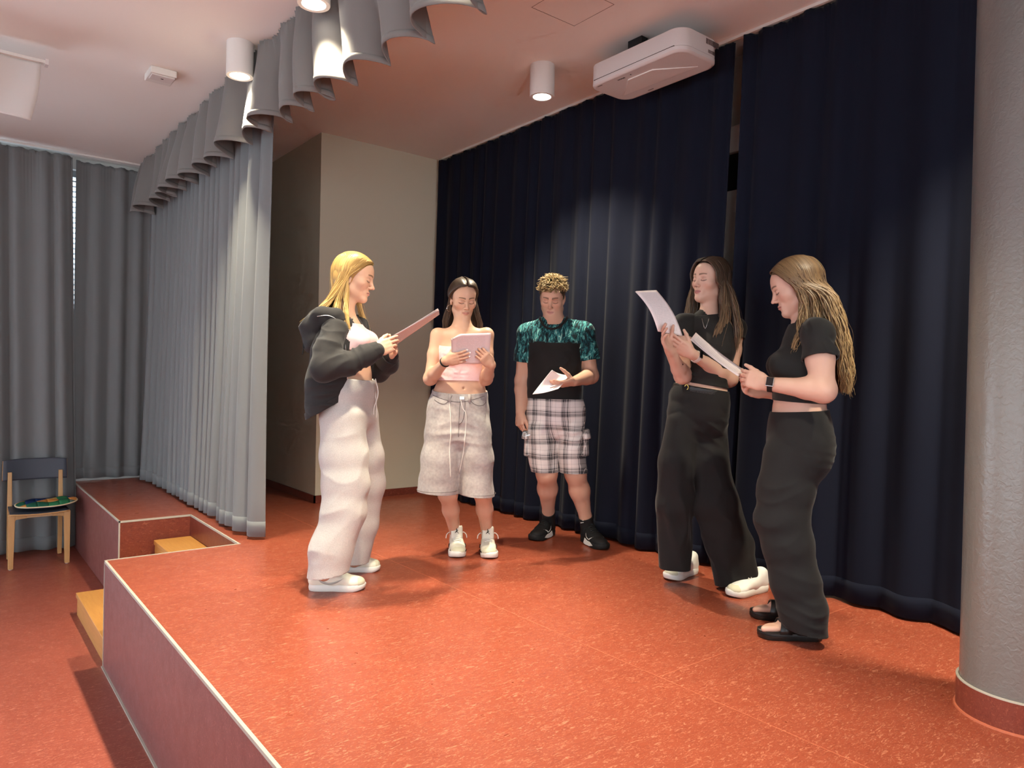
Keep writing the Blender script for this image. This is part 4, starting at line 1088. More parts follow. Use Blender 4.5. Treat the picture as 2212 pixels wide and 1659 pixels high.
def arm(s, sh, el, wr, r, k=.02):
    """r: shoulder, mid upper arm, above elbow, upper forearm, wrist"""
    i0 = len(s.p); a = sh*.55+el*.45; s.tube(sh, a, r[0], r[1], k); s.tube(a, el, r[1], r[2], k)
    b = el*.72+wr*.28; s.tube(el, b, r[2], r[3], k); s.tube(b, wr, r[3], r[4], k)
    s.ell(el, V(1, 1, 1)*r[2]*1.02, k); s.arm.update(range(i0, len(s.p)))
def calf(s, kn, an, back, rk, rc, ra):
    m = kn*.68+an*.32+back*.012; s.tube(kn, m, rk, rc, .03); s.tube(m, kn*.2+an*.8, rc, ra*1.08, .03); s.tube(kn*.2+an*.8, an, ra*1.08, ra, .02)
def plane_n(p, q, up):
    """normal of the plane through the line p-q and the view depth, pointing to the side of -up"""
    d = unit(np.asarray(q)-np.asarray(p)); return d

# ---------------- 1: blonde girl in profile, hooded jacket, grey sweatpants
f = Fig((1.66, 3.40)); J = f.J; s = f.s; fw = f.dirn(68); lt = np.cross(Z, fw)
hc = J(767, 599); hR = rotm(f.dirn(79), .23); hk = .99; head(s, hc, hR, hk)
Nc = J(742, 686); shn = J(716, 716, -.145); shf = J(772, 710, .15)
s.chain([J(754, 880), J(755, 845), J(760, 808), J(755, 770), J(750, 735), J(745, 706)], [(.165, .115), (.150, .105), (.122, .088), (.125, .090), (.132, .092), (.125, .070)], .03, lt)
for q in (-1, 1): s.ell(J(762, 736)+fw*.058+lt*q*.062, V(.050, .046, .050), .03)
s.tube(hc+hR@V(0, -.020, -.055), Nc+Z*.01, .047, .050, .03); s.tube(Nc, J(743, 706), .052, .075, .03)
for q in (shn, shf): s.tube(Nc-Z*.025, q, .038, .040, .03)
eln, wrn, elf, wrf = J(699, 798, -.25), J(812, 757, -.21), J(818, 800, .14), J(838, 770, .02)
arm(s, shn, eln, wrn, (.040, .038, .036, .034, .025)); arm(s, shf, elf, wrf, (.040, .038, .036, .034, .025))
for (hp, kn, an) in ((J(748, 885, -.09), J(752, 1060, -.13), J(700, 1240, -.18)), (J(760, 885, .09), J(792, 1055, .14), J(766, 1212, .19))):
    s.chain([hp, kn, an], [.080, .052, .035], .03)
Dn = unit(J(862, 737, -.16)-wrn); Tn = unit(J(840, 725, -.12)-J(840, 755, -.12)+f.v*.03)
f.tips += hand(s, wrn, Dn, f.v+f.u*.1-Z*.1, Tn, 1.02, ((.10, .25, .15), (.25, .4, .2), (.4, .5, .3), (.5, .5, .3)), .03, (.75, .45, .25), .25)
Df = unit(J(858, 748, -.04)-wrf)
f.tips += hand(s, wrf, Df, -f.v*.7+Z*.5, Z*.8+f.v*.5, .95, ((.5, .6, .3), (.6, .7, .3), (.7, .7, .3), (.8, .8, .3)), .03, (.7, .5, .3), .3)
npt = hc*.35+Nc*.65+hR@V(0, -.008, -.02); nn = unit(hc-Nc)
p = build_body(f, 'person with long blonde hair in charcoal hooded jacket and grey sweatpants', hc, hR, hk, SK, npt, nn, [(wrn, Dn), (wrf, Df)], M['skin'], h=.007)
# sweatpants
g = S()
g.chain([J(756, 822), J(755, 845), J(754, 890)], [(.150, .110), (.165, .120), (.172, .128)], .04, lt)
g.chain([J(742, 905, -.085), J(744, 985, -.10), J(747, 1045, -.12), J(744, 1105, -.14), J(716, 1188, -.17), J(709, 1252, -.18)], [(.098, .112), (.100, .117), (.100, .117), (.098, .106), (.098, .100), (.095, .098)], .035, lt)
g.chain([J(772, 905, .085), J(784, 985, .11), J(790, 1045, .14), J(779, 1130, .17), J(762, 1212, .19)], [(.098, .108), (.098, .105), (.095, .096), (.088, .090), (.085, .085)], .03, lt)
A, B = J(664, 1247, -.18), J(754, 1231, -.18); hn = np.cross(B-A, f.v); hn = unit(hn if hn[2] < 0 else -hn)
wt = J(757, 816); wn = unit(Z+fw*.10)
pants = cloth('sweatpants', g, .0068, M['sweat'], p, [(wt, wn), (A, hn, J(709, 1250, -.18), .17), (J(770, 1213, .19), -Z, J(764, 1219, .19), .14)],
      [(.006, basis(V(.25, 0, 1), 4, 9), 1, False, None), ('c', J(740, 1000, -.2), .14, unit(Z*.8-f.u*.6), .007, .12, 21), ('c', J(705, 1205, -.25), .10, unit(Z*.9-f.u*.45), .014, .085, 22), ('c', J(725, 1110, -.2), .13, unit(Z*.7-f.u*.7), .005, .12, 23), (.005, basis(Z, 6, 24), 4, False, (wt, .12)), (.010, basis(unit(f.u+Z*.5), 4, 12), 8, True, (J(745, 1120, -.2), .12))])
for i, (a, b) in enumerate(((800, 805), (806, 800))):
    line([J(a, 818, -.02-.03*i)+fw*.012, J(a+2, 850, -.02-.03*i)+fw*.022, J(b, 880, -.02-.03*i)+fw*.02, J(b-1, 902-6*i, -.02-.03*i)+fw*.02], .0028, 'drawstring', M['cord'], pants)
# pink top
g = S(); g.chain([J(755, 770), J(750, 735), J(747, 712)], [(.131, .096), (.138, .098), (.132, .08)], .03, lt)
for q in (-1, 1): g.ell(J(762, 736)+fw*.058+lt*q*.062, V(.057, .053, .056), .03)
cloth('pink_top', g, .006, M['pinktop'], p, [(J(750, 700), Z), (J(755, 755), -Z-fw*.1), (J(749, 735, -.10), -f.dirn(80))], [(.002, (14, 14, 30), 3, False, None)])
# jacket
g = S()
g.chain([J(735, 705), J(730, 760), J(727, 820), J(722, 880)], [(.145, .098), (.178, .116), (.195, .126), (.198, .128)], .04, lt)
A, B = J(757, 853), J(684, 893); hn = np.cross(B-A, f.v); hn = unit(hn if hn[2] < 0 else -hn)
fx = f.dirn(82)
jf = [('c', J(712, 788, -.25), .085, unit(Z*.8-f.u*.6), .020, .042, 3, f.u+Z*.5), ('c', J(765, 780, -.25), .08, unit(J(815, 757, -.21)-J(702, 794, -.245)), .017, .036, 4), ('c', J(708, 735, -.2), .08, unit(Z+f.u*.5), .009, .05, 6), ('c', J(722, 850, -.15), .10, Z, .010, .05, 7), (.009, basis(Z, 4, 12), 13, False, None), (.010, basis(unit(Z+f.u*.4), 3, 18), 14, True, (J(700, 860, -.1), .12))]
jk = cloth('hooded_jacket', g, .0065, M['hood'], p, [(A, hn), (J(757, 780, -.10), f.dirn(80)-Z*.03), (J(735, 690), Z)], jf)
g = S(); g.chain([J(722, 712, -.12), J(706, 755, -.20), J(702, 795, -.245), J(748, 786, -.245), J(790, 768, -.22), J(815, 757, -.21)], [.064, .066, .063, .056, .050, .040], .03)
cloth('sleeve', g, .0058, M['hood'], jk, [], jf, rimd=0)
g = S(); g.chain([J(772, 704, .13), J(798, 765, .17), J(818, 798, .14), J(838, 785, .07), J(846, 770, .02)], [.062, .062, .060, .052, .04], .03)
cloth('sleeve', g, .006, M['hood'], jk, [], jf, rimd=0)
g = S(); g.chain([J(723, 850), J(720, 890)], [(.200, .132), (.196, .128)], .02, lt); A2, B2 = J(757, 838), J(684, 876)
cloth('hem_band', g, .0058, M['hood'], jk, [(A, hn), (A2, -hn), (J(758, 780, -.10), f.dirn(80)-Z*.03)], [(.0015, basis(Z, 3, 120), 5, False, None)])
g = S(); cuffc = [J(797, 763, -.218), J(818, 755, -.208)]
g.tube(cuffc[0], cuffc[1], .047, .043, .01); ca = unit(cuffc[1]-cuffc[0])
cloth('cuff', g, .005, M['hood'], jk, [(cuffc[1], ca), (cuffc[0], -ca)], [(.002, basis(ca, 5, 90), 2, False, None)])
g = S(); cuffc = [J(829, 786, .06), J(842, 772, .02)]; ca = unit(cuffc[1]-cuffc[0])
g.tube(cuffc[0], cuffc[1], .055, .046, .01); cloth('cuff', g, .005, M['hood'], jk, [(cuffc[1], ca), (cuffc[0], -ca)])
g = S()   # the hood lying on the shoulders
g.chain([J(742, 715, -.10), J(725, 684, -.115), J(695, 684, -.11), J(672, 708, -.04), J(685, 690, .06), J(722, 684, .11), J(775, 700, .10), J(787, 725, .06)], [.018, .030, .038, .045, .040, .034, .028, .014], .03)
g.ell(J(672, 735, -.05), V(.035, .050, .060), .04); g.ell(J(690, 708, -.02), V(.05, .09, .035), .05, np.stack([fw, lt, Z], 1))
hd = cloth('hood', g, .006, M['hood'], p, [], [(.008, basis(unit(f.u+Z*.3), 6, 20), 31, True, None)], rimd=0)
zpp = onto(jk_g if False else g.last, [J(683, 680, -.25), J(705, 678, -.25), J(722, 684, -.25), J(732, 696, -.25), J(740, 712, -.25)], f.v, .003)
line(list(zpp), .0022, 'zip', M['silver'], hd)
for ya, yb in ((738, 765), (815, 850)): MB().tube(list(onmesh(jk, [J(744+(y-738)*.06, y, -.5) for y in np.linspace(ya, yb, 8)], f.v, .001)), .0022, 5).build('zip', M['silver'], jk)
line([J(752, 818, -.13), J(757, 850, -.12), J(756, 870, -.12), J(759, 897, -.12)], .0018, 'drawcord', M['rubberband'], jk)
line([J(656, 742, -.06), J(655, 755, -.06), J(653, 766, -.06)], .0028, 'drawcord', M['rubberband'], hd)
# hair
g = S(); scalp(g, hc, hR, hk, .008, .062); blond = ((.62, .40, .14), (.48, .29, .09), (.70, .47, .18))
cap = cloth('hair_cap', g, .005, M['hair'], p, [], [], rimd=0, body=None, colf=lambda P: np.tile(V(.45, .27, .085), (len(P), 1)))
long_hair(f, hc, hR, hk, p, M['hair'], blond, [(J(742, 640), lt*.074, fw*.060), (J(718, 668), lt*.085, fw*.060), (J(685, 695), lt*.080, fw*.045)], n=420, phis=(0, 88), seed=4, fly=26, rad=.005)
long_hair(f, hc, hR, hk, p, M['hair'], blond, [(J(760, 640, 0), lt*.078, fw*.0), (J(768, 690, 0), lt*.125, fw*.0), (J(782, 752, 0), lt*.125, -fw*.03)], n=170, phis=(80, 98), seed=5, fly=10, rad=.005, tip=.25)
long_hair(f, hc, hR, hk, p, M['hair'], blond, [(J(748, 640), lt*.077, fw*.025), (J(745, 672), lt*.100, fw*.03), (J(738, 700), lt*.125, fw*.02)], n=140, phis=(58, 92), seed=25, fly=6, rad=.005, tip=.3)
ring(hc+hR@V(-.076, -.006, -.047), hR[:, 1], .006, .0016, .0016, 'earring', M['silver'], p)
line([Nc+fw*.055+lt*.02+Z*.0, J(765, 680, -.03), J(764, 690, -.04)], .0012, 'necklace', M['gold'], p)
w_, g1s = {}, dict(upper=M['offwhite'], sole=M['shoewhite'], lace=M['cord'], toe=M['cream'], swoosh=M['shoegrey'])
shoe(p, G0(666, 1280)+f.v*.05, G0(790, 1280)+f.v*.05, g1s, dict(sole=.030, sw=(.05, .95, 0)), -1, 1.10, ankle_h=.11)
shoe(p, G0(738, 1238)+f.v*.04, G0(822, 1236)+f.v*.04, g1s, dict(sole=.030, sw=(.05, .95, 0)), 1, 1.0, ankle_h=.11)
papers('script held out by the blonde girl in the hooded jacket', J(946, 666, -.10), J(947, 676, .10), J(856, 744, .10), J(838, 731, -.10), bend=-.002, n=3, fan=.004)

# ---------------- 2: girl in strapless pink top and wide denim shorts
f = Fig((2.45, 3.47)); J = f.J; s = f.s; fw = f.dirn(8); lt = np.cross(Z, fw)
hc = J(1001, 645); hR = rotm(f.dirn(16), .36, .03); hk = .97; head(s, hc, hR, hk)
Nc = J(998, 711); shR = J(946, 724, 0); shL = J(1051, 723, .02)
s.chain([J(992, 880), J(994, 850), J(996, 826), J(997, 800), J(997, 765), J(998, 735)], [(.158, .112), (.148, .105), (.122, .088), (.122, .090), (.128, .094), (.120, .072)], .03, lt)
for q in (-1, 1): s.ell(J(998, 770)+fw*.060+lt*q*.060, V(.050, .045, .050), .03)
s.ell(J(997, 838)+fw*.100, V(.006, .012, .006), .006, None, 's')
s.tube(hc+hR@V(0, -.020, -.055), Nc+Z*.012, .045, .050, .03); s.tube(Nc+Z*.01, J(998, 735), (.055, .045), (.09, .065), .03, lt)
for q in (shR, shL): s.tube(Nc-Z*.018, q-Z*.004, .030, .038, .03)
elR, wrR, elL, wrL = J(929, 818, -.06), J(964, 779, -.22), J(1050, 818, -.04), J(1061, 788, -.22)
arm(s, shR, elR, wrR, (.043, .039, .034, .035, .023)); arm(s, shL, elL, wrL, (.043, .039, .034, .035, .023))
g2h = []
for (hx, hy, tx, ty) in ((978, 1172, 991, 1207), (1049, 1172, 1056, 1209)):
    b = G0(tx, ty); a = G0(hx, hy); g2h.append((b-unit(b-a)*.285, b))
g2a = [a+unit(b-a)*.058+Z*.085 for a, b in g2h]
for hp, kn, an in ((J(970, 885, .0), J(967, 1065, -.0), g2a[0]), (J(1020, 885, .0), J(1043, 1062, 0), g2a[1])):
    s.tube(hp, kn, .085, .057, .03)
    m = kn*.62+an*.38; s.tube(kn, m, .052, .047, .03); s.tube(m, an, .047, .031, .03)
DR = unit(J(1003, 771, -.27)-wrR); f.tips += hand(s, wrR, DR, f.v*.9+Z*.2, Z, .93, ((.15, .35, .2), (.2, .35, .2), (.2, .35, .2), (.25, .4, .2)), .05, (.55, .6, .3), .2)
DL = unit(J(1044, 768, -.27)-wrL); f.tips += hand(s, wrL, DL, f.v*.9+Z*.1-f.u*.2, Z, .93, ((.5, .7, .3), (.5, .7, .3), (.5, .7, .3), (.55, .7, .3)), .05, (.5, .3, .8), .2)
npt = hc*.35+Nc*.65+hR@V(0, -.006, -.02); nn = unit(hc-Nc)
p = build_body(f, 'person in strapless pale pink top and wide grey denim shorts holding a script', hc, hR, hk, SK, npt, nn, [(wrR, DR), (wrL, DL)], M['skin'], h=.0065, nails=V(.85, .80, .80))
g = S(); g.chain([J(996, 830), J(997, 800), J(997, 765), J(998, 740)], [(.134, .100), (.134, .101), (.139, .104), (.136, .092)], .03, lt)
for q in (-1, 1): g.ell(J(998, 770)+fw*.060+lt*q*.060, V(.056, .052, .056), .03)
g.tube(J(998, 772)+fw*.07-lt*.04, J(998, 772)+fw*.07+lt*.04, .045, .045, .03)
top = cloth('pink_tube_top', g, .0055, M['pinktop'], p, [(J(998, 747), Z+fw*.1), (J(996, 822), -Z)], [(.0035, basis(V(1, 0, .25), 5, 40), 5, False, (J(997, 815), .12)), (.002, basis(V(1, 0, .1), 5, 50), 6, True, None)])
# denim shorts
g = S()
g.chain([J(994, 840), J(992, 880), J(990, 930)], [(.157, .115), (.174, .125), (.190, .130)], .03, lt)
g.chain([J(962, 925, 0), J(952, 990, 0), J(945, 1062, 0)], [(.105, .125), (.112, .128), (.118, .125)], .03, lt)
g.chain([J(1022, 925, 0), J(1029, 990, 0), J(1032, 1070, 0)], [(.105, .125), (.103, .126), (.102, .122)], .03, lt)
wp = J(992, 843); wn = unit(Z+fw*.16)
sh = cloth('denim_shorts', g, .006, M['denim'], p, [(wp, wn), (J(990, 1066), unit(-Z-f.u*.05))],
      [(.006, basis(unit(f.u+Z*.1), 5, 22), 7, True, (J(975, 920, -.12), .12)), (.008, basis(Z, 4, 10), 8, False, None), (.006, basis(unit(f.u-Z*.2), 5, 20), 9, True, (J(1030, 950, -.12), .13)), (.005, basis(unit(f.u), 6, 16), 10, False, None)])
G = g.last
def deco(pts, name, r_=.0016, n=24, mt_=None, d_=None, par=None): 
    q = onmesh(par or sh, cr_spline(pts, n), f.v if d_ is None else d_, .0012); return MB().tube(list(q), r_, 5).build(name, mt_ or M['stitch'], par or sh, smooth=True)
W = -.30
deco([J(934, 866, W), J(945, 873, W), J(958, 875, W), J(970, 865, W), J(975, 856, W)], 'pocket_seam'); deco([J(1012, 858, W), J(1020, 872, W), J(1033, 879, W), J(1046, 878, W), J(1052, 872, W)], 'pocket_seam')
deco([J(930, 856, W), J(960, 866, W), J(990, 871, W), J(1020, 866, W), J(1048, 858, W)], 'waistband_seam'); deco([J(1004, 868, W), J(1003, 890, W), J(999, 912, W), J(990, 922, W)], 'fly_seam'); deco([J(993, 868, W), J(991, 900, W), J(989, 950, W)], 'fly_seam')
for x, y in ((969, 857), (1014, 858)):
    q = onmesh(sh, [J(x-3, y-4, W), J(x+3, y-4, W), J(x+3, y+14, W), J(x-3, y+14, W)], f.v, .005); o = mesh_np('belt_loop', q, [(0, 1, 2, 3)], M['denim'], sh); o.modifiers.new('t', 'SOLIDIFY').thickness = .004
deco([J(968, 868, W), J(971, 900, W), J(972, 940, W), J(969, 975, W), J(970, 1010, W), J(971, 1043, W)], 'drawstring', .0035, 30, M['cord']); deco([J(993, 862, W), J(999, 885, W), J(1006, 900, W), J(1004, 950, W), J(999, 990, W), J(990, 1035, W)], 'drawstring', .0035, 30, M['cord'])
q = onmesh(sh, [J(997, 862, W)], f.v, .004)[0]; MB().obox(q, f.u*.014, f.v*.003, Z*.009).build('buckle', M['silver'], sh, bevel=.002)
for (cx, cy, r1, r2) in ((945, 1057, .118, .125), (1032, 1064, .102, .122)):
    pts = [J(cx, cy, 0)+lt*math.cos(a)*r1*-1*1.03-fw*math.sin(a)*-r2*1.03 for a in np.linspace(-.2, math.pi+.2, 30)]
    MB().tube(pts, .0014, 5).build('hem_stitch', M['stitch'], sh, smooth=True)
g = S(); scalp(g, hc, hR, hk, .006, .070); brown = ((.105, .060, .035), (.07, .04, .024), (.13, .08, .048))
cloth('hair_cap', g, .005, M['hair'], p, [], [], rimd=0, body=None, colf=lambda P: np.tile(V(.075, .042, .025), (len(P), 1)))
long_hair(f, hc, hR, hk, p, M['hair'], brown, [(J(1000, 668, .02), lt*.088, fw*.065), (J(1000, 700, .05), lt*.115, fw*.06), (J(1000, 735, .09), lt*.105, fw*.03), (J(1000, 800, .12), lt*.09, fw*.02)], n=420, phis=(0, 86), seed=6, fly=14, rad=.005, tip=.2, lift=.45)
for sg in (-1, 1): ring(hc+hR@V(sg*.079, -.004, -.060), hR[:, 0]*.5+hR[:, 1]*.8, .0185, .003, .003, 'hoop_earring', M['silver'], p)
ring(wrR+unit(elR-wrR)*.018, unit(elR-wrR), .0265, .009, .004, 'hair_tie', M['rubberband'], p)
jm = dict(upper=M['offwhite'], sole=M['shoewhite'], lace=M['cord'], toe=M['cream'])
for (hx, hy, tx, ty, sd) in ((978, 1172, 992, 1207, 1), (1049, 1172, 1057, 1209, -1)):
    a, b = g2h[0 if sd > 0 else 1]; o, Gs, pt, L = shoe(p, a, b, jm, dict(sole=.036, laces=6), sd, 1.06, ankle_h=.115)
    # tall tongue with the leaping figure mark
    d = unit(b-a); n_ = np.cross(Z, d); tc_ = pt(L*.47, 0, .100); tu = unit(Z*.95-d*.16); 
    P2 = []
    for j in range(8):
        for i in range(9):
            x = i/8*2-1; y = j/7; P2.append(tc_+n_*x*.037*(1-.06*y-.12*(y > .95))+tu*(y*.078-.012)+d*(.014*(1-x*x)+.004))
    tg = mesh_np('tongue', P2, [(j*9+i, j*9+i+1, j*9+10+i, j*9+9+i) for j in range(7) for i in range(8)], M['offwhite'], o); tg.modifiers.new('t', 'SOLIDIFY').thickness = .010
    fig = [(0, .0), (-.010, -.013), (-.0085, -.0145), (.001, -.004), (.007, -.0065), (.012, -.012), (.0135, -.0105), (.009, -.003), (.004, .003), (.0055, .008), (.0045, .015), (.003, .0185), (.0015, .015), (.002, .010), (-.001, .008), (-.006, .0035), (-.005, .002), (-.0005, .004)]
    oc = tc_+tu*.036+d*.0245; MB().add([oc+n_*-x*1.05+tu*y*1.05+d*e for e in (0, .002) for (x, y) in fig], [tuple(range(len(fig))), tuple(range(len(fig), 2*len(fig)))[::-1]]+[(i, (i+1) % len(fig), len(fig)+(i+1) % len(fig), len(fig)+i) for i in range(len(fig))]).build('leaping_figure_mark', M['shoeblack'], o)
    for e in (-1, 1):
        q = onto(Gs, [pt(L*.55, e*.09, .062), pt(L*.62, e*.09, .066), pt(L*.62, e*.09, .044), pt(L*.56, e*.09, .046)], -n_*e, .003); z_ = mesh_np('eyelet_wing', q, [(0, 1, 2, 3) if e < 0 else (3, 2, 1, 0)], M['shoeblack'], o); z_.modifiers.new('t', 'SOLIDIFY').thickness = .004
        q = onto(Gs, [pt(L*.78, e*.09, .020), pt(L*.90, e*.09, .020), pt(L*.88, e*.09, .038), pt(L*.80, e*.09, .040)], -n_*e, .006); z_ = mesh_np('side_panel', q, [(0, 1, 2, 3) if e < 0 else (3, 2, 1, 0)], M['shoeblack'], o); z_.modifiers.new('t', 'SOLIDIFY').thickness = .004
        line([pt(L*.38, e*.030, .115), pt(L*.36, e*.045, .118), pt(L*.38, e*.060, .105), pt(L*.40, e*.064, .085)], .0028, 'lace_end', M['cord'], o)
papers('script held in front of the chest by the girl in the pink top', J(974, 722, -.32), J(1060, 719, -.32), J(1056, 785, -.20), J(976, 786, -.20), bend=.006, n=3, dog=.22)

# ---------------- 3: boy in printed t-shirt and plaid shorts
f = Fig((3.15, 3.42)); J = f.J; s = f.s; fw = f.dirn(-3); lt = np.cross(Z, fw)
hc = J(1193, 644); hR = rotm(f.dirn(-7), .40, -.05); hk = 1.0; head(s, hc, hR, hk, True)
Nc = J(1196, 697); shR = J(1140, 720, 0); shL = J(1260, 718, .01)
s.chain([J(1198, 880), J(1196, 845), J(1197, 810), J(1197, 775), J(1197, 735), J(1197, 712)], [(.165, .120), (.158, .120), (.155, .120), (.165, .122), (.165, .115), (.12, .08)], .03, lt)
s.tube(hc+hR@V(0, -.020, -.05), Nc+Z*.012, .056, .060, .03); s.tube(Nc+Z*.01, J(1197, 725), (.065, .055), (.12, .085), .03, lt)
for q in (shR, shL): s.tube(Nc-Z*.026, q-Z*.004, .036, .054, .04)
elR, wrR, elL, wrL = J(1129, 822, .03), J(1124, 890, -.03), J(1276, 812, .0), J(1240, 824, -.20)
arm(s, shR, elR, wrR, (.060, .055, .047, .046, .030)); arm(s, shL, elL, wrL, (.060, .055, .047, .046, .030))
b3h = []
for (hx, hy, tx, ty) in ((1197, 1150, 1152, 1170), (1254, 1164, 1306, 1190)):
    b_ = G0(tx, ty); a = G0(hx, hy); b3h.append((b_-unit(b_-a)*.30, b_))
b3a = [a+unit(b_-a)*.06+Z*.10 for a, b_ in b3h]
legs3 = ((J(1172, 890, 0), J(1181, 1022, -.01), b3a[0]), (J(1225, 890, 0), J(1243, 1022, -.01), b3a[1]))
for hp, kn, an in legs3:
    s.tube(hp, kn, .095, .068, .03); calf(s, kn, an, -fw, .063, .064, .036)
DR = unit(J(1121, 940, -.06)-wrR); f.tips += hand(s, wrR, DR, f.u*.7+f.v*.6, -f.v*.8+f.u*.5, 1.05, ((.5, .7, .4), (.6, .8, .4), (.7, .8, .4), (.8, .8, .4)), .02, (.8, .35, .3), .3, 1.1)
DL = unit(J(1205, 832, -.26)-wrL); f.tips += hand(s, wrL, DL, Z*.8+f.v*.5, -f.v*.5+Z*.75, 1.05, ((.15, .25, .15), (.2, .3, .2), (.25, .3, .2), (.3, .35, .2)), .03, (.5, .45, .7), .25, 1.1)
npt = hc*.3+Nc*.7+hR@V(0, -.006, -.02); nn = unit(hc-Nc)
SKb = dict(SK); SKb['skin'] = V(.62, .36, .25); SKb['brow'] = V(.09, .05, .03)
p = build_body(f, 'person with curly light hair in teal printed t-shirt and plaid shorts', hc, hR, hk, SKb, npt, nn, [(wrR, DR), (wrL, DL)], M['skin'], h=.007, brow_w=1.35)
# t-shirt
m = cloth_mat('printed_jersey', srgb(30, 30, 30), .75, var=0); nt = m.node_tree; b = nt.nodes['Principled BSDF']
for l_ in list(b.inputs['Base Color'].links): nt.links.remove(l_)
at = nt.nodes.new('ShaderNodeAttribute'); at.attribute_name = 'pat'; sx = nt.nodes.new('ShaderNodeSeparateXYZ'); nt.links.new(at.outputs['Vector'], sx.inputs[0])
mp = nt.nodes.new('ShaderNodeMapping'); mp.inputs['Rotation'].default_value = (0, .6, 0); mp.inputs['Scale'].default_value = (26, 1, 9); nt.links.new(at.outputs['Vector'], mp.inputs[0])
n_ = nt.nodes.new('ShaderNodeTexNoise'); n_.inputs['Scale'].default_value = 1.6; n_.inputs['Detail'].default_value = 5; n_.inputs['Roughness'].default_value = .75; n_.inputs['Distortion'].default_value = 1.4; nt.links.new(mp.outputs[0], n_.inputs['Vector'])
cr = nt.nodes.new('ShaderNodeValToRGB'); nt.links.new(n_.outputs['Fac'], cr.inputs[0])
e = cr.color_ramp.elements; e[0].position = .42; e[0].color = srgb(16, 22, 26); e[1].position = .66; e[1].color = srgb(196, 226, 214)
for ps, cl_ in ((.50, srgb(20, 62, 70)), (.56, srgb(52, 128, 130)), (.61, srgb(104, 176, 168))): q = e.new(ps); q.color = cl_
mx = nt.nodes.new('ShaderNodeMixRGB'); mx.inputs[1].default_value = srgb(34, 33, 33); nt.links.new(sx.outputs['Y'], mx.inputs[0]); nt.links.new(cr.outputs[0], mx.inputs[2]); nt.links.new(mx.outputs[0], b.inputs['Base Color'])
zy = J(1196, 741)[2]
def pat3(P):
    x = (P-Nc)@lt; z = P[:, 2]; up = z > zy; return np.stack([x+.3*((P-Nc)@fw), up.astype(float), z], 1)
g = S(); g.chain([J(1197, 868), J(1196, 830), J(1197, 780), J(1197, 735), J(1197, 712)], [(.168, .132), (.167, .131), (.172, .132), (.172, .124), (.130, .090)], .03, lt)
g.tube(Nc-Z*.010, J(1197, 725), (.085, .070), (.13, .095), .03, lt)
g.tube(Nc-Z*.03, J(1197, 725), (.09, .075), (.13, .095), .03, lt)
for q, e_ in ((shR, elR), (shL, elL)): g.tube(Nc-Z*.034, q-(q-Nc)*.12, .046, .062, .04)
g.tube(Nc-Z*.022+fw*.020, Nc+Z*.16-fw*.075, .082, .082, .006, lt, 's')
dR, dL = unit(elR-shR), unit(elL-shL); cR, cL = shR+dR*.185, shL+dL*.185
tf = [(.005, basis(Z, 5, 13), 41, False, None), ('c', J(1197, 845, -.1), .13, unit(Z+f.u*.15), .012, .05, 42), ('c', J(1240, 800, -.1), .12, unit(Z*.7-f.u), .011, .06, 43), ('c', J(1150, 755, -.08), .08, unit(Z-f.u), .008, .04, 44), ('c', J(1250, 755, -.08), .08, unit(Z+f.u), .008, .04, 45)]
ts = cloth('printed_tshirt', g, .006, m, p, [(J(1196, 863), -Z)], tf, attrs={'pat': pat3}); tsG = g.last
for q, e_, d_ in ((shR, elR, dR), (shL, elL, dL)):
    g2 = S(); g2.chain([q+(Nc-q)*.30, q-Z*.004, q*.55+e_*.45, q*.3+e_*.7], [.060, .067, .070, .076], .03); c_ = q+d_*.185
    cloth('sleeve', g2, .0055, m, ts, [(c_, d_)], tf, attrs={'pat': lambda P: np.stack([((P-Nc)@lt)+.3*((P-Nc)@fw), np.ones(len(P)), P[:, 2]], 1)})
cn = [J(1198, 700)+fw*.058+0*Z]; 
q = onto(g.last, [Nc+(lt*math.sin(a)*.5+fw*math.cos(a)*.5)+Z*(.012-.030*math.cos(a)) for a in np.linspace(-math.pi, math.pi, 48)[:-1]], V(0, 0, 0), 0) if False else None
cpts = list(onto(tsG, [Nc+lt*math.sin(a)*.0865+fw*(math.cos(a)*.0865+.022)+Z*.10 for a in np.linspace(0, 2*math.pi, 48)[:-1]], -Z, .001))
MB().tube(cpts, .0085, 6, closed=True).build('collar', M['blackshirt'], ts, smooth=True)
# plaid shorts
m = cloth_mat('plaid_cotton', srgb(225, 222, 218), .85, var=0); nt = m.node_tree; b = nt.nodes['Principled BSDF']
for l_ in list(b.inputs['Base Color'].links): nt.links.remove(l_)
at = nt.nodes.new('ShaderNodeAttribute'); at.attribute_name = 'pat'; sx = nt.nodes.new('ShaderNodeSeparateXYZ'); nt.links.new(at.outputs['Vector'], sx.inputs[0])
def bands(sock, period, lst):
    """sum of thin bars at given offsets (fractions of the period)"""
    d = nt.nodes.new('ShaderNodeMath'); d.operation = 'DIVIDE'; d.inputs[1].default_value = period; nt.links.new(sock, d.inputs[0])
    fr = nt.nodes.new('ShaderNodeMath'); fr.operation = 'FRACT'; nt.links.new(d.outputs[0], fr.inputs[0]); tot = None
    for c_, w_, v_ in lst:
        cmp = nt.nodes.new('ShaderNodeMath'); cmp.operation = 'COMPARE'; cmp.inputs[1].default_value = c_; cmp.inputs[2].default_value = w_; nt.links.new(fr.outputs[0], cmp.inputs[0])
        mu = nt.nodes.new('ShaderNodeMath'); mu.operation = 'MULTIPLY'; mu.inputs[1].default_value = v_; nt.links.new(cmp.outputs[0], mu.inputs[0])
        if tot is None: tot = mu
        else: ad = nt.nodes.new('ShaderNodeMath'); ad.operation = 'ADD'; nt.links.new(tot.outputs[0], ad.inputs[0]); nt.links.new(mu.outputs[0], ad.inputs[1]); tot = ad
    return tot
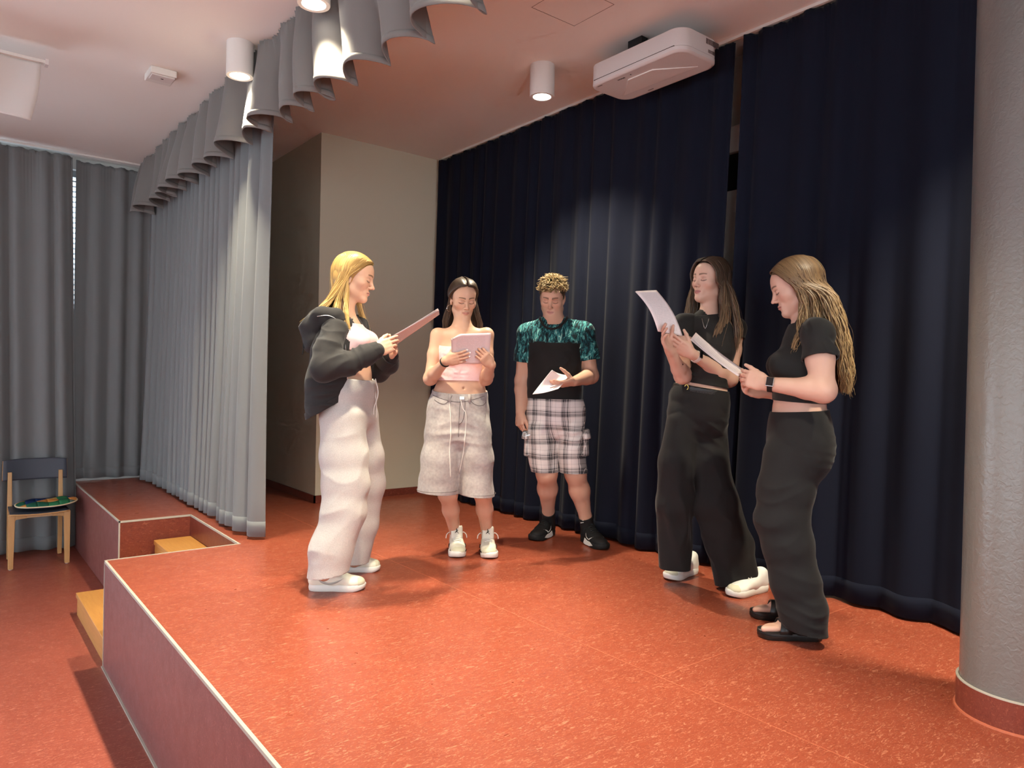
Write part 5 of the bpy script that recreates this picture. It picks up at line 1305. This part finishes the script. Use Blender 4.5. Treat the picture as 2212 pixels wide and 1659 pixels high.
bl_ = [(.16, .018, .55), (.24, .045, .62), (.33, .030, .62), (.40, .012, .5), (.47, .035, .62), (.56, .012, .45), (.80, .012, .28)]
bx_ = bands(sx.outputs['X'], .102, bl_); bz_ = bands(sx.outputs['Z'], .092, bl_)
ad = nt.nodes.new('ShaderNodeMath'); ad.operation = 'ADD'; nt.links.new(bx_.outputs[0], ad.inputs[0]); nt.links.new(bz_.outputs[0], ad.inputs[1])
mn = nt.nodes.new('ShaderNodeMath'); mn.operation = 'MINIMUM'; mn.inputs[1].default_value = 1; nt.links.new(ad.outputs[0], mn.inputs[0])
mx = nt.nodes.new('ShaderNodeMixRGB'); mx.inputs[1].default_value = srgb(230, 224, 220); mx.inputs[2].default_value = srgb(44, 46, 52); nt.links.new(mn.outputs[0], mx.inputs[0]); nt.links.new(mx.outputs[0], b.inputs['Base Color'])
g = S()
g.chain([J(1199, 858), J(1200, 885), J(1201, 908)], [(.176, .136), (.186, .140), (.188, .138)], .02, lt)
g.chain([J(1170, 925), J(1170, 975), J(1174, 1026)], [(.092, .130), (.090, .120), (.076, .104)], .008, lt)
g.chain([J(1233, 925), J(1236, 975), J(1236, 1026)], [(.092, .130), (.090, .120), (.082, .104)], .008, lt)
shc = Nc
so = cloth('plaid_shorts', g, .006, m, p, [(J(1199, 861), Z), (J(1205, 1019), -Z)],
      [(.006, basis(unit(f.u+Z*.3), 6, 12), 51, False, None), ('c', J(1199, 915, -.12), .08, unit(Z+f.u*.2), .009, .035, 52), ('c', J(1180, 1000, -.1), .10, unit(Z), .007, .05, 53), ('c', J(1240, 960, -.1), .10, unit(Z-f.u*.4), .008, .05, 54)],
      attrs={'pat': lambda P: np.stack([(P-shc)@lt+.35*((P-shc)@fw)+.012*vnoise(P*8, 3), 0*P[:, 0], P[:, 2]+.008*vnoise(P*7, 4)], 1)})
for (x, sg) in ((1139, -1), (1265, 1)):    # cargo pockets on the outer thighs
    g2 = S(); c0 = J(x+sg*-1, 962, .0); g2.tube(c0+Z*.055, c0-Z*.055, (.024, .080), (.024, .078), .01, lt)
    pk = cloth('cargo_pocket', g2, .006, m, so, [(c0+Z*.062, Z), (c0-Z*.062, -Z)], [(.004, (12, 12, 12), 55, False, None)], attrs={'pat': lambda P: np.stack([(P-shc)@lt*.4+.9*((P-shc)@fw), 0*P[:, 0], P[:, 2]], 1)})
    g2 = S(); c0 = J(x+sg*1, 938, .0); g2.tube(c0+Z*.012, c0-Z*.018, (.026, .086), (.032, .088), .01, lt)
    cloth('pocket_flap', g2, .006, m, pk, [(c0-Z*.025, unit(-Z-lt*0))], [], attrs={'pat': lambda P: np.stack([(P-shc)@lt*.4+.9*((P-shc)@fw)+.03, 0*P[:, 0], P[:, 2]+.02], 1)})
for hp, kn, an in legs3:   # socks
    g = S(); a_ = kn*.20+an*.80; g.tube(a_, an-Z*.03, .045, .043, .02); sk_ = cloth('sock', g, .005, M['shoeblack'], p, [(a_, unit(kn-an))], [])
    if hp is legs3[1][0]:
        for k in (0, 1):
            q = onto(g.last, [a_-Z*(.02+.014*k)-fw*-.12-f.u*.02+f.u*x-Z*.0+Z*x*.4 for x in np.linspace(-.010, .010, 5)], -fw, .002); MB().tube(list(q), .0028, 5).build('sock_stripe', M['shoewhite'], sk_)
bm_ = dict(upper=M['shoeblack'], sole=M['shoeblack'], lace=M['shoeblack'], swoosh=M['shoewhite'])
for (hx, hy, tx, ty, sd) in ((1197, 1150, 1158, 1172, 1), (1254, 1160, 1303, 1190, -1)):
    a, b_ = b3h[0 if sd > 0 else 1]; o, Gs, pt, L = shoe(p, a, b_, bm_, dict(sole=.034, sw=(.32, .62, 0), swh=.75), sd, 1.12, ankle_h=.105)
    d = unit(b_-a); n2_ = np.cross(Z, d)
    for e_ in (-1, 1):   # white midsole wedge
        P2 = [pt(L*x, e_*(.047+.003*(k == 1))*1.06, z) for k in (0, 1) for (x, z) in ((.34, .012), (.40, .046), (.50, .036), (.62, .036), (.78, .020), (.62, .008), (.42, .006))]
        MB().add(P2, [tuple(range(7)), tuple(range(7, 14))[::-1]]+[(i, (i+1) % 7, 7+(i+1) % 7, 7+i) for i in range(7)]).build('midsole_wedge', M['shoewhite'], o)
# curly hair
g = S(); scalp(g, hc, hR, hk, .006, .062, 0); cloth('hair_cap', g, .005, M['hair'], p, [], [], rimd=0, body=None, colf=lambda P: np.tile(V(.10, .065, .03), (len(P), 1)))
r = np.random.default_rng(3); n = 1150; cv = []; cols = []; rr = []
for i in range(n):
    az = r.uniform(0, 2*math.pi); el = math.asin(r.uniform(.12, 1)); fwdness = math.cos(el)*math.sin(az)
    dl = V(math.cos(el)*math.cos(az), math.cos(el)*math.sin(az), math.sin(el))
    if dl[1] > .55 and dl[2] < .42: continue
    root = V(0, -.012, .027)+dl*V(.075, .097, .090)
    top = max(0, dl[2]); ln = .018+.042*top+r.uniform(0, .014)
    if dl[2] < .35: ln *= .45
    t1 = unit(np.cross(dl, r.normal(0, 1, 3))); t2 = np.cross(dl, t1); m_ = 12; pts = []; ph0 = r.uniform(0, 6.28); cw = .009+.006*top
    lean = V(r.normal(0, .25), .45 if dl[1] > 0 else -.1, -.1)
    for k in range(m_):
        q = k/(m_-1); pts.append(root+dl*ln*q*(1-.35*q)+lean*ln*.7*q*q+(t1*math.cos(ph0+q*4.2)+t2*math.sin(ph0+q*4.2))*cw*q)
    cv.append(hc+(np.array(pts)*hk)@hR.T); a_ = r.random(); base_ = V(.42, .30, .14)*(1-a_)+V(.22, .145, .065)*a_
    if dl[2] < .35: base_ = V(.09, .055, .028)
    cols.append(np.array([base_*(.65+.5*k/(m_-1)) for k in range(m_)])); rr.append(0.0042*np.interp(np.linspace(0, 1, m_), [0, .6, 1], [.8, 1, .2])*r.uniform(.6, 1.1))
cv = np.array(cv); ribbons(cv, np.array(rr), np.array(cols), 'hair', M['hair'], p, 4, .6, cv-hc)
papers('script dangling in the hand of the boy in the printed t-shirt', J(1191, 800, -.24), J(1232, 812, -.20), J(1206, 840, -.34), J(1150, 852, -.36), bend=.018, bend2=.02, n=3)

kp = J(1133, 938, -.10); ky = empty('key_ring', tuple(kp), 'small metal key ring in the lowered hand of the boy', 'keys')
ring(kp, f.dirn(20), .012, .0025, .002, 'ring', M['silver'], ky); MB().obox(kp+f.u*.022-Z*.006, f.u*.014+Z*.004, Z*.004-f.u*.001, f.v*.0012).build('key', M['silver'], ky)

# ---------------- 4: girl with long dark hair, black cap-sleeve top, wide black trousers
f = Fig((3.10, 2.30)); J = f.J; s = f.s; fw = f.dirn(-32); lt = np.cross(Z, fw)
hc = J(1533, 606); hR = rotm(f.dirn(-43), -.02, -.06); hk = .97; head(s, hc, hR, hk)
Nc = J(1531, 687); shL = J(1588, 708, .06); shR = J(1476, 702, -.04)
s.chain([J(1508, 890), J(1510, 860), J(1514, 832), J(1520, 800), J(1526, 755), J(1530, 715)], [(.160, .115), (.150, .108), (.125, .090), (.125, .092), (.135, .098), (.125, .075)], .03, lt)
for q in (-1, 1): s.ell(J(1526, 755)+fw*.062+lt*q*.062, V(.050, .045, .052), .03)
s.tube(hc+hR@V(0, -.020, -.055), Nc+Z*.012, .045, .050, .03); s.tube(Nc, J(1530, 712), (.055, .045), (.09, .065), .03, lt)
for q in (shL, shR): s.tube(Nc-Z*.018, q, .034, .042, .035)
elL, wrL, elR, wrR = J(1576, 818, -.02), J(1494, 764, -.20), J(1474, 812, -.10), J(1446, 756, -.24)
arm(s, shL, elL, wrL, (.047, .042, .038, .037, .024)); arm(s, shR, elR, wrR, (.047, .042, .037, .036, .024))
legs4 = ((J(1480, 895, -.02), J(1462, 1065, -.06), J(1462, 1212, .04)), (J(1530, 895, .03), J(1555, 1070, -.03), J(1600, 1250, .05)))
for L_ in legs4: s.chain(list(L_), [.085, .055, .036], .03)
DL = unit(J(1437, 727, -.26)-wrL); f.tips += hand(s, wrL, DL, f.v*.75+Z*.35-f.u*.2, Z*.8-f.v*.2, .95, ((.1, .25, .15), (.12, .3, .15), (.15, .35, .2), (.2, .4, .2)), .03, (.6, .55, .3), .2)
DR = unit(J(1426, 716, -.30)-wrR); f.tips += hand(s, wrR, DR, f.u*.7+Z*.3-f.v*.3, f.v*.7+Z*.5, .95, ((.2, .4, .2), (.3, .4, .2), (.35, .5, .2), (.4, .5, .2)), .04, (.6, .5, .4), .25)
npt = hc*.35+Nc*.65+hR@V(0, -.006, -.02); nn = unit(hc-Nc)
SK4 = dict(SK); SK4['skin'] = V(.64, .40, .30); SK4['lip'] = V(.46, .15, .14)
p = build_body(f, 'person with long dark straight hair in black top and wide black trousers', hc, hR, hk, SK4, npt, nn, [(wrL, DL), (wrR, DR)], M['skin'], h=.0068)
g = S(); g.chain([J(1514, 838), J(1520, 800), J(1526, 755), J(1530, 712)], [(.134, .100), (.135, .102), (.146, .110), (.135, .086)], .03, lt)
for q in (-1, 1): g.ell(J(1526, 755)+fw*.062+lt*q*.062, V(.058, .054, .060), .03)
g.tube(Nc+Z*.022, J(1530, 712), (.055, .052), (.10, .078), .03, lt)
for q in (shL, shR): g.tube(Nc-Z*.018, q-(q-Nc)*.12, .042, .048, .035)
dL, dR = unit(elL-shL), unit(elR-shR); cL, cR = shL+dL*.075, shR+dR*.07
A, B = J(1470, 822), J(1568, 838); hn = np.cross(B-A, f.v); hn = unit(hn if hn[2] < 0 else -hn)
tf = [('c', J(1515, 815, -.1), .12, unit(Z+f.u*.25), .011, .035, 61), (.003, basis(Z, 6, 16), 62, False, None), ('c', J(1565, 725, -.05), .07, unit(f.u+Z*.3), .006, .03, 63)]
tp = cloth('black_top', g, .0058, M['blackshirt'], p, [(A, hn), (Nc+Z*.020, unit(Z+fw*.15), Nc+Z*.05, .1)], tf); tpG = g.last
for q, e_, c_, d_ in ((shL, elL, cL, unit(dL+f.u*.35)), (shR, elR, cR, dR)):
    g2 = S(); g2.chain([q+(Nc-q)*.30, q-Z*.002, q*.6+e_*.4], [.046, .054, .056], .03); cloth('cap_sleeve', g2, .005, M['blackshirt'], tp, [(c_, d_)], tf)
g = S()   # trousers
g.chain([J(1514, 838), J(1510, 862), J(1507, 905)], [(.142, .106), (.156, .116), (.164, .120)], .03, lt)
g.chain([J(1478, 915, -.03), J(1464, 1000, -.05), J(1459, 1090, -.03), J(1457, 1228, .03)], [(.086, .096), (.085, .092), (.085, .088), (.083, .078)], .03, f.u)
g.chain([J(1532, 915, .02), J(1535, 1000, -.01), J(1549, 1085, -.03), J(1577, 1180, .0), J(1594, 1266, .04)], [(.092, .096), (.090, .094), (.098, .094), (.102, .088), (.104, .080)], .03, f.u)
A, B = J(1546, 1263, .04), J(1638, 1252, .04); hn2 = np.cross(B-A, f.v); hn2 = unit(hn2 if hn2[2] < 0 else -hn2)
wpt = J(1514, 836); wnn = -hn
tr4 = cloth('wide_trousers', g, .0068, M['blackpants'], p, [(wpt, wnn), (J(1457, 1226, .03), -Z, J(1457, 1236, .03), .15), (A, hn2, J(1594, 1275, .04), .17)],
      [(.013, basis(unit(Z-f.u*.1), 1.5, 15), 64, False, None), (.020, basis(unit(Z-f.u*.35), 1.6, 14), 65, True, (J(1570, 1130, -.1), .25)), ('c', J(1560, 940, -.1), .12, unit(Z+f.u*.5), .008, .06, 66), (.018, basis(Z, 1.2, 16), 67, True, (J(1460, 1120, -.1), .25))])
g = S(); g.tube(J(1514, 838)+Z*.02, J(1513, 848)-Z*.02, (.152, .114), (.158, .117), .01, lt); c0 = J(1514, 838)
bt = cloth('belt', g, .005, M['blackleather'], p, [(c0, wnn), (c0-wnn*.024, -wnn)], [])
q = onto(g.last, [J(1481, 837, -.3)], f.v, .003)[0]; ring(q, unit(fw-f.u*.3), .011, .003, .003, 'belt_buckle', M['gold'], bt)
g = S(); scalp(g, hc, hR, hk, .007, .066); dk = ((.085, .052, .032), (.055, .034, .022), (.26, .17, .095))
cloth('hair_cap', g, .005, M['hair'], p, [], [], rimd=0, body=None, colf=lambda P: np.tile(V(.06, .037, .023), (len(P), 1)))
hf = f.dirn(-43); hl_ = np.cross(Z, hf)
long_hair(f, hc, hR, hk, p, M['hair'], dk, [(J(1540, 640), hl_*.110, hf*.092), (J(1546, 680), hl_*.125, hf*.085), (J(1550, 720), hl_*.125, hf*.075), (J(1550, 760), hl_*.11, hf*.07)], n=360, phis=(0, 80), seed=9, fly=12, rad=.0058, wave=.004, wfreq=3, tip=.35, qmax=104, lift=1.9)
long_hair(f, hc, hR, hk, p, M['hair'], dk, [(J(1533, 640), hl_*.104, -hf*.06), (J(1534, 680), hl_*.112, -hf*.10), (J(1530, 715), hl_*.115, -hf*.20), (J(1524, 755), hl_*.100, -hf*.26)], n=330, phis=(74, 103), seed=19, fly=16, rad=.0058, wave=.004, wfreq=3, tip=.4, qmax=104, lift=1.9, frame=1.0)
long_hair(f, hc, hR, hk, p, M['hair'], dk, [(J(1531, 640, -.02), hl_*.130, -hf*.05), (J(1530, 682, -.03), hl_*.148, -hf*.05), (J(1524, 715, -.06), hl_*.150, -hf*.10), (J(1514, 740, -.08), hl_*.135, -hf*.10)], n=190, phis=(80, 103), seed=23, fly=8, rad=.0058, wave=.004, wfreq=3, tip=.4, qmax=104, lift=2.2, frame=1.0, side=-1)
NK = onto(tpG, cr_spline([J(1516, 680, -.3), J(1519, 693, -.3), J(1523, 703, -.3), J(1528, 693, -.3), J(1532, 680, -.3)], 24), f.v, .002); MB().tube(list(NK), .0012, 5).build('necklace', M['silver'], p, smooth=True)
q = wrL+unit(elL-wrL)*.035; ax = unit(elL-wrL); wb = ring(q, ax, .0275, .016, .003, 'fitness_band', M['bandwhite'], p)
fdir = unit(-f.v*.75+Z*.5+f.u*.2); fdir = unit(fdir-ax*np.dot(fdir, ax)); s2 = np.cross(ax, fdir)
MB().obox(q+fdir*.031, ax*.009, s2*.021, fdir*.004).build('tracker', M['watchglass'], wb, bevel=.003)
nb = dict(upper=M['shoewhite'], sole=M['shoewhite'], lace=M['cord'], toe=M['cream'], tread=M['gum'])
a = G0(1443, 1254)-f.v*.01; shoe(p, a+unit(f.v*.86+f.u*.50)*.275, a, nb, dict(sole=.034), 1, 1.06)
a = G0(1576, 1293)+f.v*.01; shoe(p, a+unit(f.u*.66+f.v*.75)*.28, a, nb, dict(sole=.036), 1, 1.06)
papers('script held high by the girl with straight dark hair', J(1372, 630, -.28), J(1416, 628, -.18), J(1474, 726, -.195), J(1421, 716, -.275), bend=-.022, n=3, fan=.002)

# ---------------- 5: girl with wavy brown hair in profile, black cropped t-shirt
f = Fig((2.83, 1.70)); J = f.J; s = f.s; fw = f.dirn(-84); lt = np.cross(Z, fw)
hc = J(1716, 619); hR = rotm(f.dirn(-85), .36); hk = .98; head(s, hc, hR, hk)
Nc = J(1744, 700); shL = J(1766, 722, -.15); shR = J(1752, 720, .16)
s.chain([J(1730, 950), J(1728, 915), J(1726, 880), J(1731, 840), J(1736, 790), J(1744, 735)], [(.160, .118), (.150, .108), (.128, .098), (.128, .095), (.138, .100), (.125, .078)], .03, lt)
for q in (-1, 1): s.ell(J(1722, 790)+fw*.060+lt*q*.062, V(.052, .050, .052), .03)
s.tube(hc+hR@V(0, -.020, -.055), Nc+Z*.01, .047, .050, .03); s.tube(Nc, J(1744, 730), .055, .080, .03)
for q in (shL, shR): s.tube(Nc-Z*.02, q, .045, .050, .03)
elL, wrL, elR, wrR = J(1778, 843, -.22), J(1657, 829, -.19), J(1765, 850, .20), J(1634, 846, -.0)
arm(s, shL, elL, wrL, (.054, .053, .046, .042, .027)); arm(s, shR, elR, wrR, (.052, .050, .044, .040, .026))
legs5 = ((J(1722, 960, -.08), J(1682, 1120, -.10), J(1748, 1352, -.09)), (J(1722, 960, .08), J(1675, 1115, .06), J(1728, 1330, .09)))
for L_ in legs5: s.chain(list(L_), [.090, .058, .038], .03)
DL = unit(J(1611, 816, -.17)-wrL); f.tips += hand(s, wrL, DL, f.v*.9-Z*.1, Z, .98, ((.35, .6, .3), (.45, .7, .3), (.55, .7, .3), (.6, .7, .3)), .02, (.85, .4, .1), .15)
DR = unit(J(1598, 830, -.07)-wrR); f.tips += hand(s, wrR, DR, -f.v*.75+Z*.45, Z*.8+f.v*.4, .98, ((.45, .6, .3), (.55, .7, .3), (.6, .7, .3), (.7, .7, .3)), .02, (.8, .45, .2), .2)
# bare feet in the sandals
def foot(s, heel, toe):
    d = unit(toe-heel); n_ = np.cross(Z, d); L = np.linalg.norm(toe-heel); z0 = V(0, 0, .046)
    s.tube(heel+z0+d*.045+Z*.012, heel+z0+d*L*.62+Z*.006, (.030, .026), (.040, .016), .02, n_); s.tube(heel+z0+d*.05, heel+z0+d*.06+Z*.07, .033, .036, .03); s.tube(heel+z0+d*.06+Z*.055, heel+z0+d*L*.6+Z*.008, .030, .022, .03)
    for k, (o_, r_, e_) in enumerate(((.030, .0125, .985), (.012, .0095, .97), (-.003, .009, .94), (-.017, .0085, .90), (-.029, .008, .85))):
        s.tube(heel+z0+d*L*.68+n_*o_*.9, heel+z0+d*(L*e_-.008)+n_*o_-Z*.004, r_*1.05, r_, .008)
ft = []
for (hx, hy, tx, ty, w_) in ((1776, 1391, 1641, 1384, .055), (1752, 1349, 1623, 1338, .045)):
    a = G0(hx, hy)+f.v*w_; b_ = a+unit(G0(tx, ty)+f.v*w_-a)*.265; ft.append((a, b_)); foot(s, a+unit(b_-a)*.005, b_-unit(b_-a)*.008)
npt = hc*.3+Nc*.7+hR@V(0, -.006, -.02); nn = unit(hc-Nc)
SK5 = dict(SK); SK5['skin'] = V(.62, .37, .275)
p = build_body(f, 'person with long wavy brown hair in black cropped t-shirt and black trousers', hc, hR, hk, SK5, npt, nn, [(wrL, DL), (wrR, DR)], M['skin'], h=.0068)
g = S(); g.chain([J(1728, 872), J(1731, 840), J(1736, 790), J(1744, 730)], [(.140, .110), (.140, .110), (.150, .114), (.135, .088)], .03, lt)
for q in (-1, 1): g.ell(J(1722, 790)+fw*.060+lt*q*.062, V(.060, .058, .060), .03)
g.tube(Nc+Z*.012, J(1744, 730), .062, .092, .03)
for q in (shL, shR): g.tube(Nc-Z*.02, q-(q-Nc)*.10, .053, .058, .03)
dL, dR = unit(elL-shL), unit(elR-shR); cL, cR = shL+dL*.105, shR+dR*.11
A, B = J(1676, 864), J(1778, 872); hn = np.cross(B-A, f.v); hn = unit(hn if hn[2] < 0 else -hn)
tf = [(.005, basis(Z, 4, 14), 71, False, None), ('c', J(1770, 735, -.2), .10, unit(f.u*.8+Z*.5), .012, .040, 72), ('c', J(1700, 840, -.1), .10, Z, .008, .06, 73)]
tp = cloth('black_cropped_tshirt', g, .0058, M['blackshirt'], p, [(A, hn), (Nc+Z*.012, unit(Z+fw*.2), Nc+Z*.04, .1)], tf)
for q, e_, c_, d_ in ((shL, elL, cL, dL), (shR, elR, cR, dR)):
    g2 = S(); g2.chain([q+(Nc-q)*.30, q-Z*.002, q*.5+e_*.5, q*.35+e_*.65], [.055, .062, .068, .074], .03); cloth('sleeve', g2, .0055, M['blackshirt'], tp, [(c_, d_)], tf)
g = S()   # trousers
g.chain([J(1727, 890), J(1727, 915), J(1728, 955), J(1727, 985)], [(.142, .108), (.160, .118), (.172, .128), (.170, .124)], .035, lt)
g.ell(J(1752, 972, -.06), V(.078, .078, .095), .05); g.ell(J(1752, 972, .06), V(.078, .078, .095), .05)
g.chain([J(1712, 990, -.08), J(1696, 1060, -.09), J(1688, 1122, -.10), J(1702, 1175, -.10), J(1718, 1255, -.095), J(1734, 1318, -.09), J(1745, 1372, -.09)], [(.098, .120), (.095, .108), (.090, .104), (.090, .098), (.088, .094), (.085, .094), (.078, .082)], .03, lt)
g.chain([J(1712, 990, .08), J(1694, 1060, .075), J(1684, 1118, .07), J(1697, 1175, .08), J(1714, 1255, .09), J(1728, 1330, .09)], [(.098, .115), (.090, .100), (.085, .098), (.082, .090), (.080, .085), (.074, .080)], .03, lt)
A, B = J(1712, 1354, -.09), J(1786, 1374, -.09); hn2 = np.cross(B-A, f.v); hn2 = unit(hn2 if hn2[2] < 0 else -hn2)
c0 = J(1727, 887); wn5 = unit(Z-f.u*.07)
cloth('black_trousers', g, .0068, M['blackpants'], p, [(c0, wn5), (A, hn2, J(1745, 1385, -.09), .15), (J(1728, 1340, .09), -Z, J(1728, 1345, .09), .11)],
      [(.006, basis(Z, 3, 11), 74, False, None), ('c', J(1680, 1110, -.15), .12, unit(Z-f.u*.3), .005, .07, 75), ('c', J(1750, 1340, -.12), .10, unit(Z+f.u*.3), .009, .05, 76), ('c', J(1775, 965, -.1), .08, unit(Z+f.u*.3), .004, .03, 77), ('c', J(1740, 1210, -.1), .14, unit(Z+f.u*.4), .004, .09, 78)])
g = S(); scalp(g, hc, hR, hk, .008, .060); br = ((.20, .118, .054), (.12, .069, .034), (.34, .225, .105))
cloth('hair_cap', g, .005, M['hair'], p, [], [], rimd=0, body=None, colf=lambda P: np.tile(V(.13, .078, .04), (len(P), 1)))
long_hair(f, hc, hR, hk, p, M['hair'], br, [(J(1755, 640), lt*.095, fw*.085), (J(1772, 690), lt*.125, fw*.085), (J(1790, 740), lt*.135, fw*.072), (J(1800, 800), lt*.12, fw*.060), (J(1808, 850), lt*.10, fw*.045)], n=560, phis=(0, 80), seed=13, fly=46, rad=.0058, wave=.009, wfreq=4.6, tip=.3, qmax=86, lift=1.6)
long_hair(f, hc, hR, hk, p, M['hair'], br, [(J(1730, 652), lt*.088, fw*.05), (J(1726, 700), lt*.110, fw*.06), (J(1714, 745), lt*.118, fw*.03), (J(1698, 790), lt*.110, fw*.0)], n=340, phis=(70, 100), seed=14, fly=14, rad=.0058, wave=.008, wfreq=4.6, tip=.45, qmax=98, lift=1.6, frame=.5)
long_hair(f, hc, hR, hk, p, M['hair'], br, [(J(1742, 648), lt*.094, fw*.070), (J(1748, 700), lt*.120, fw*.075), (J(1748, 740), lt*.135, fw*.06), (J(1744, 770), lt*.130, fw*.05)], n=220, phis=(50, 86), seed=15, fly=10, rad=.0058, wave=.008, wfreq=4.6, tip=.5, qmax=92, lift=1.7, frame=.2)
q = wrL+unit(elL-wrL)*.015; ax = unit(elL-wrL); wb = ring(q, ax, .0300, .020, .003, 'wristwatch', M['rubberband'], p)
fdir = unit(-f.v*.85+Z*.25); fdir = unit(fdir-ax*np.dot(fdir, ax)); s2 = np.cross(ax, fdir)
MB().obox(q+fdir*.034, ax*.0155, s2*.020, fdir*.0045).build('watch_case', M['silver'], wb, bevel=.003); MB().obox(q+fdir*.0375, ax*.0135, s2*.018, fdir*.002).build('watch_screen', M['watchglass'], wb, bevel=.001)
for (a, b_) in ft:
    d = unit(b_-a); n_ = np.cross(Z, d); L = np.linalg.norm(b_-a); pt = lambda x, y, z: a+d*x+n_*y+Z*z
    ts_ = np.array([0, .012, .04, .1, .2, .32, .45, .58, .7, .8, .88, .94, .98, 1]); hw = np.interp(ts_, [0, .03, .1, .25, .45, .62, .78, .9, .97, 1], [.012, .026, .036, .039, .040, .046, .050, .044, .026, .004])
    ol = [(t*L, h_) for t, h_ in zip(ts_, hw)]+[(t*L, -h_) for t, h_ in list(zip(ts_, hw))[::-1][1:-1]]; n0 = len(ol); vv = []
    for z, e_ in ((0, -.003), (.006, .001), (.020, .002), (.0205, -.001), (.024, -.001), (.0245, .001), (.030, .001), (.033, -.003)):
        vv += [pt(L/2+(x-L/2)*(1+e_/(L/2)), y*(1+e_/.045), z+.006*max(0, x/L-.85)/.15) for x, y in ol]
    K = 8; so = MB().add(vv, [tuple(range(n0))[::-1], tuple(range((K-1)*n0, K*n0))]+[(k*n0+i, k*n0+(i+1) % n0, (k+1)*n0+(i+1) % n0, (k+1)*n0+i) for k in range(K-1) for i in range(n0)]).build('sandal', M['blackleather'], p, auto=True); so['label'] = 'black platform sandal sole'
    for x0, w0, hgt in ((.60, .050, .052), (.36, .036, .074)):
        P2 = []; kk = 16
        for k in range(kk+1):
            th_ = math.pi*k/kk
            for e_ in (-.5, .5): P2.append(pt(L*x0+e_*w0-.01*math.sin(th_), math.cos(th_)*.047, .028+math.sin(th_)**.7*hgt))
        o = mesh_np('strap', P2, [(2*k, 2*k+1, 2*k+3, 2*k+2) for k in range(kk)], M['blackleather'], so); o.modifiers.new('t', 'SOLIDIFY').thickness = .004
    P2 = []
    for k in range(17):
        th_ = math.pi*k/16
        for e_ in (0, .018): P2.append(pt(.035-math.sin(th_)*.035, math.cos(th_)*.036, .055+e_))
    o = mesh_np('heel_strap', P2, [(2*k, 2*k+1, 2*k+3, 2*k+2) for k in range(16)], M['blackleather'], so); o.modifiers.new('t', 'SOLIDIFY').thickness = .004
papers('white script held low by the girl with wavy brown hair', J(1491, 734, -.18), J(1500, 722, .02), J(1612, 803, .02), J(1594, 813, -.18), bend=.004, n=3, fan=.004)
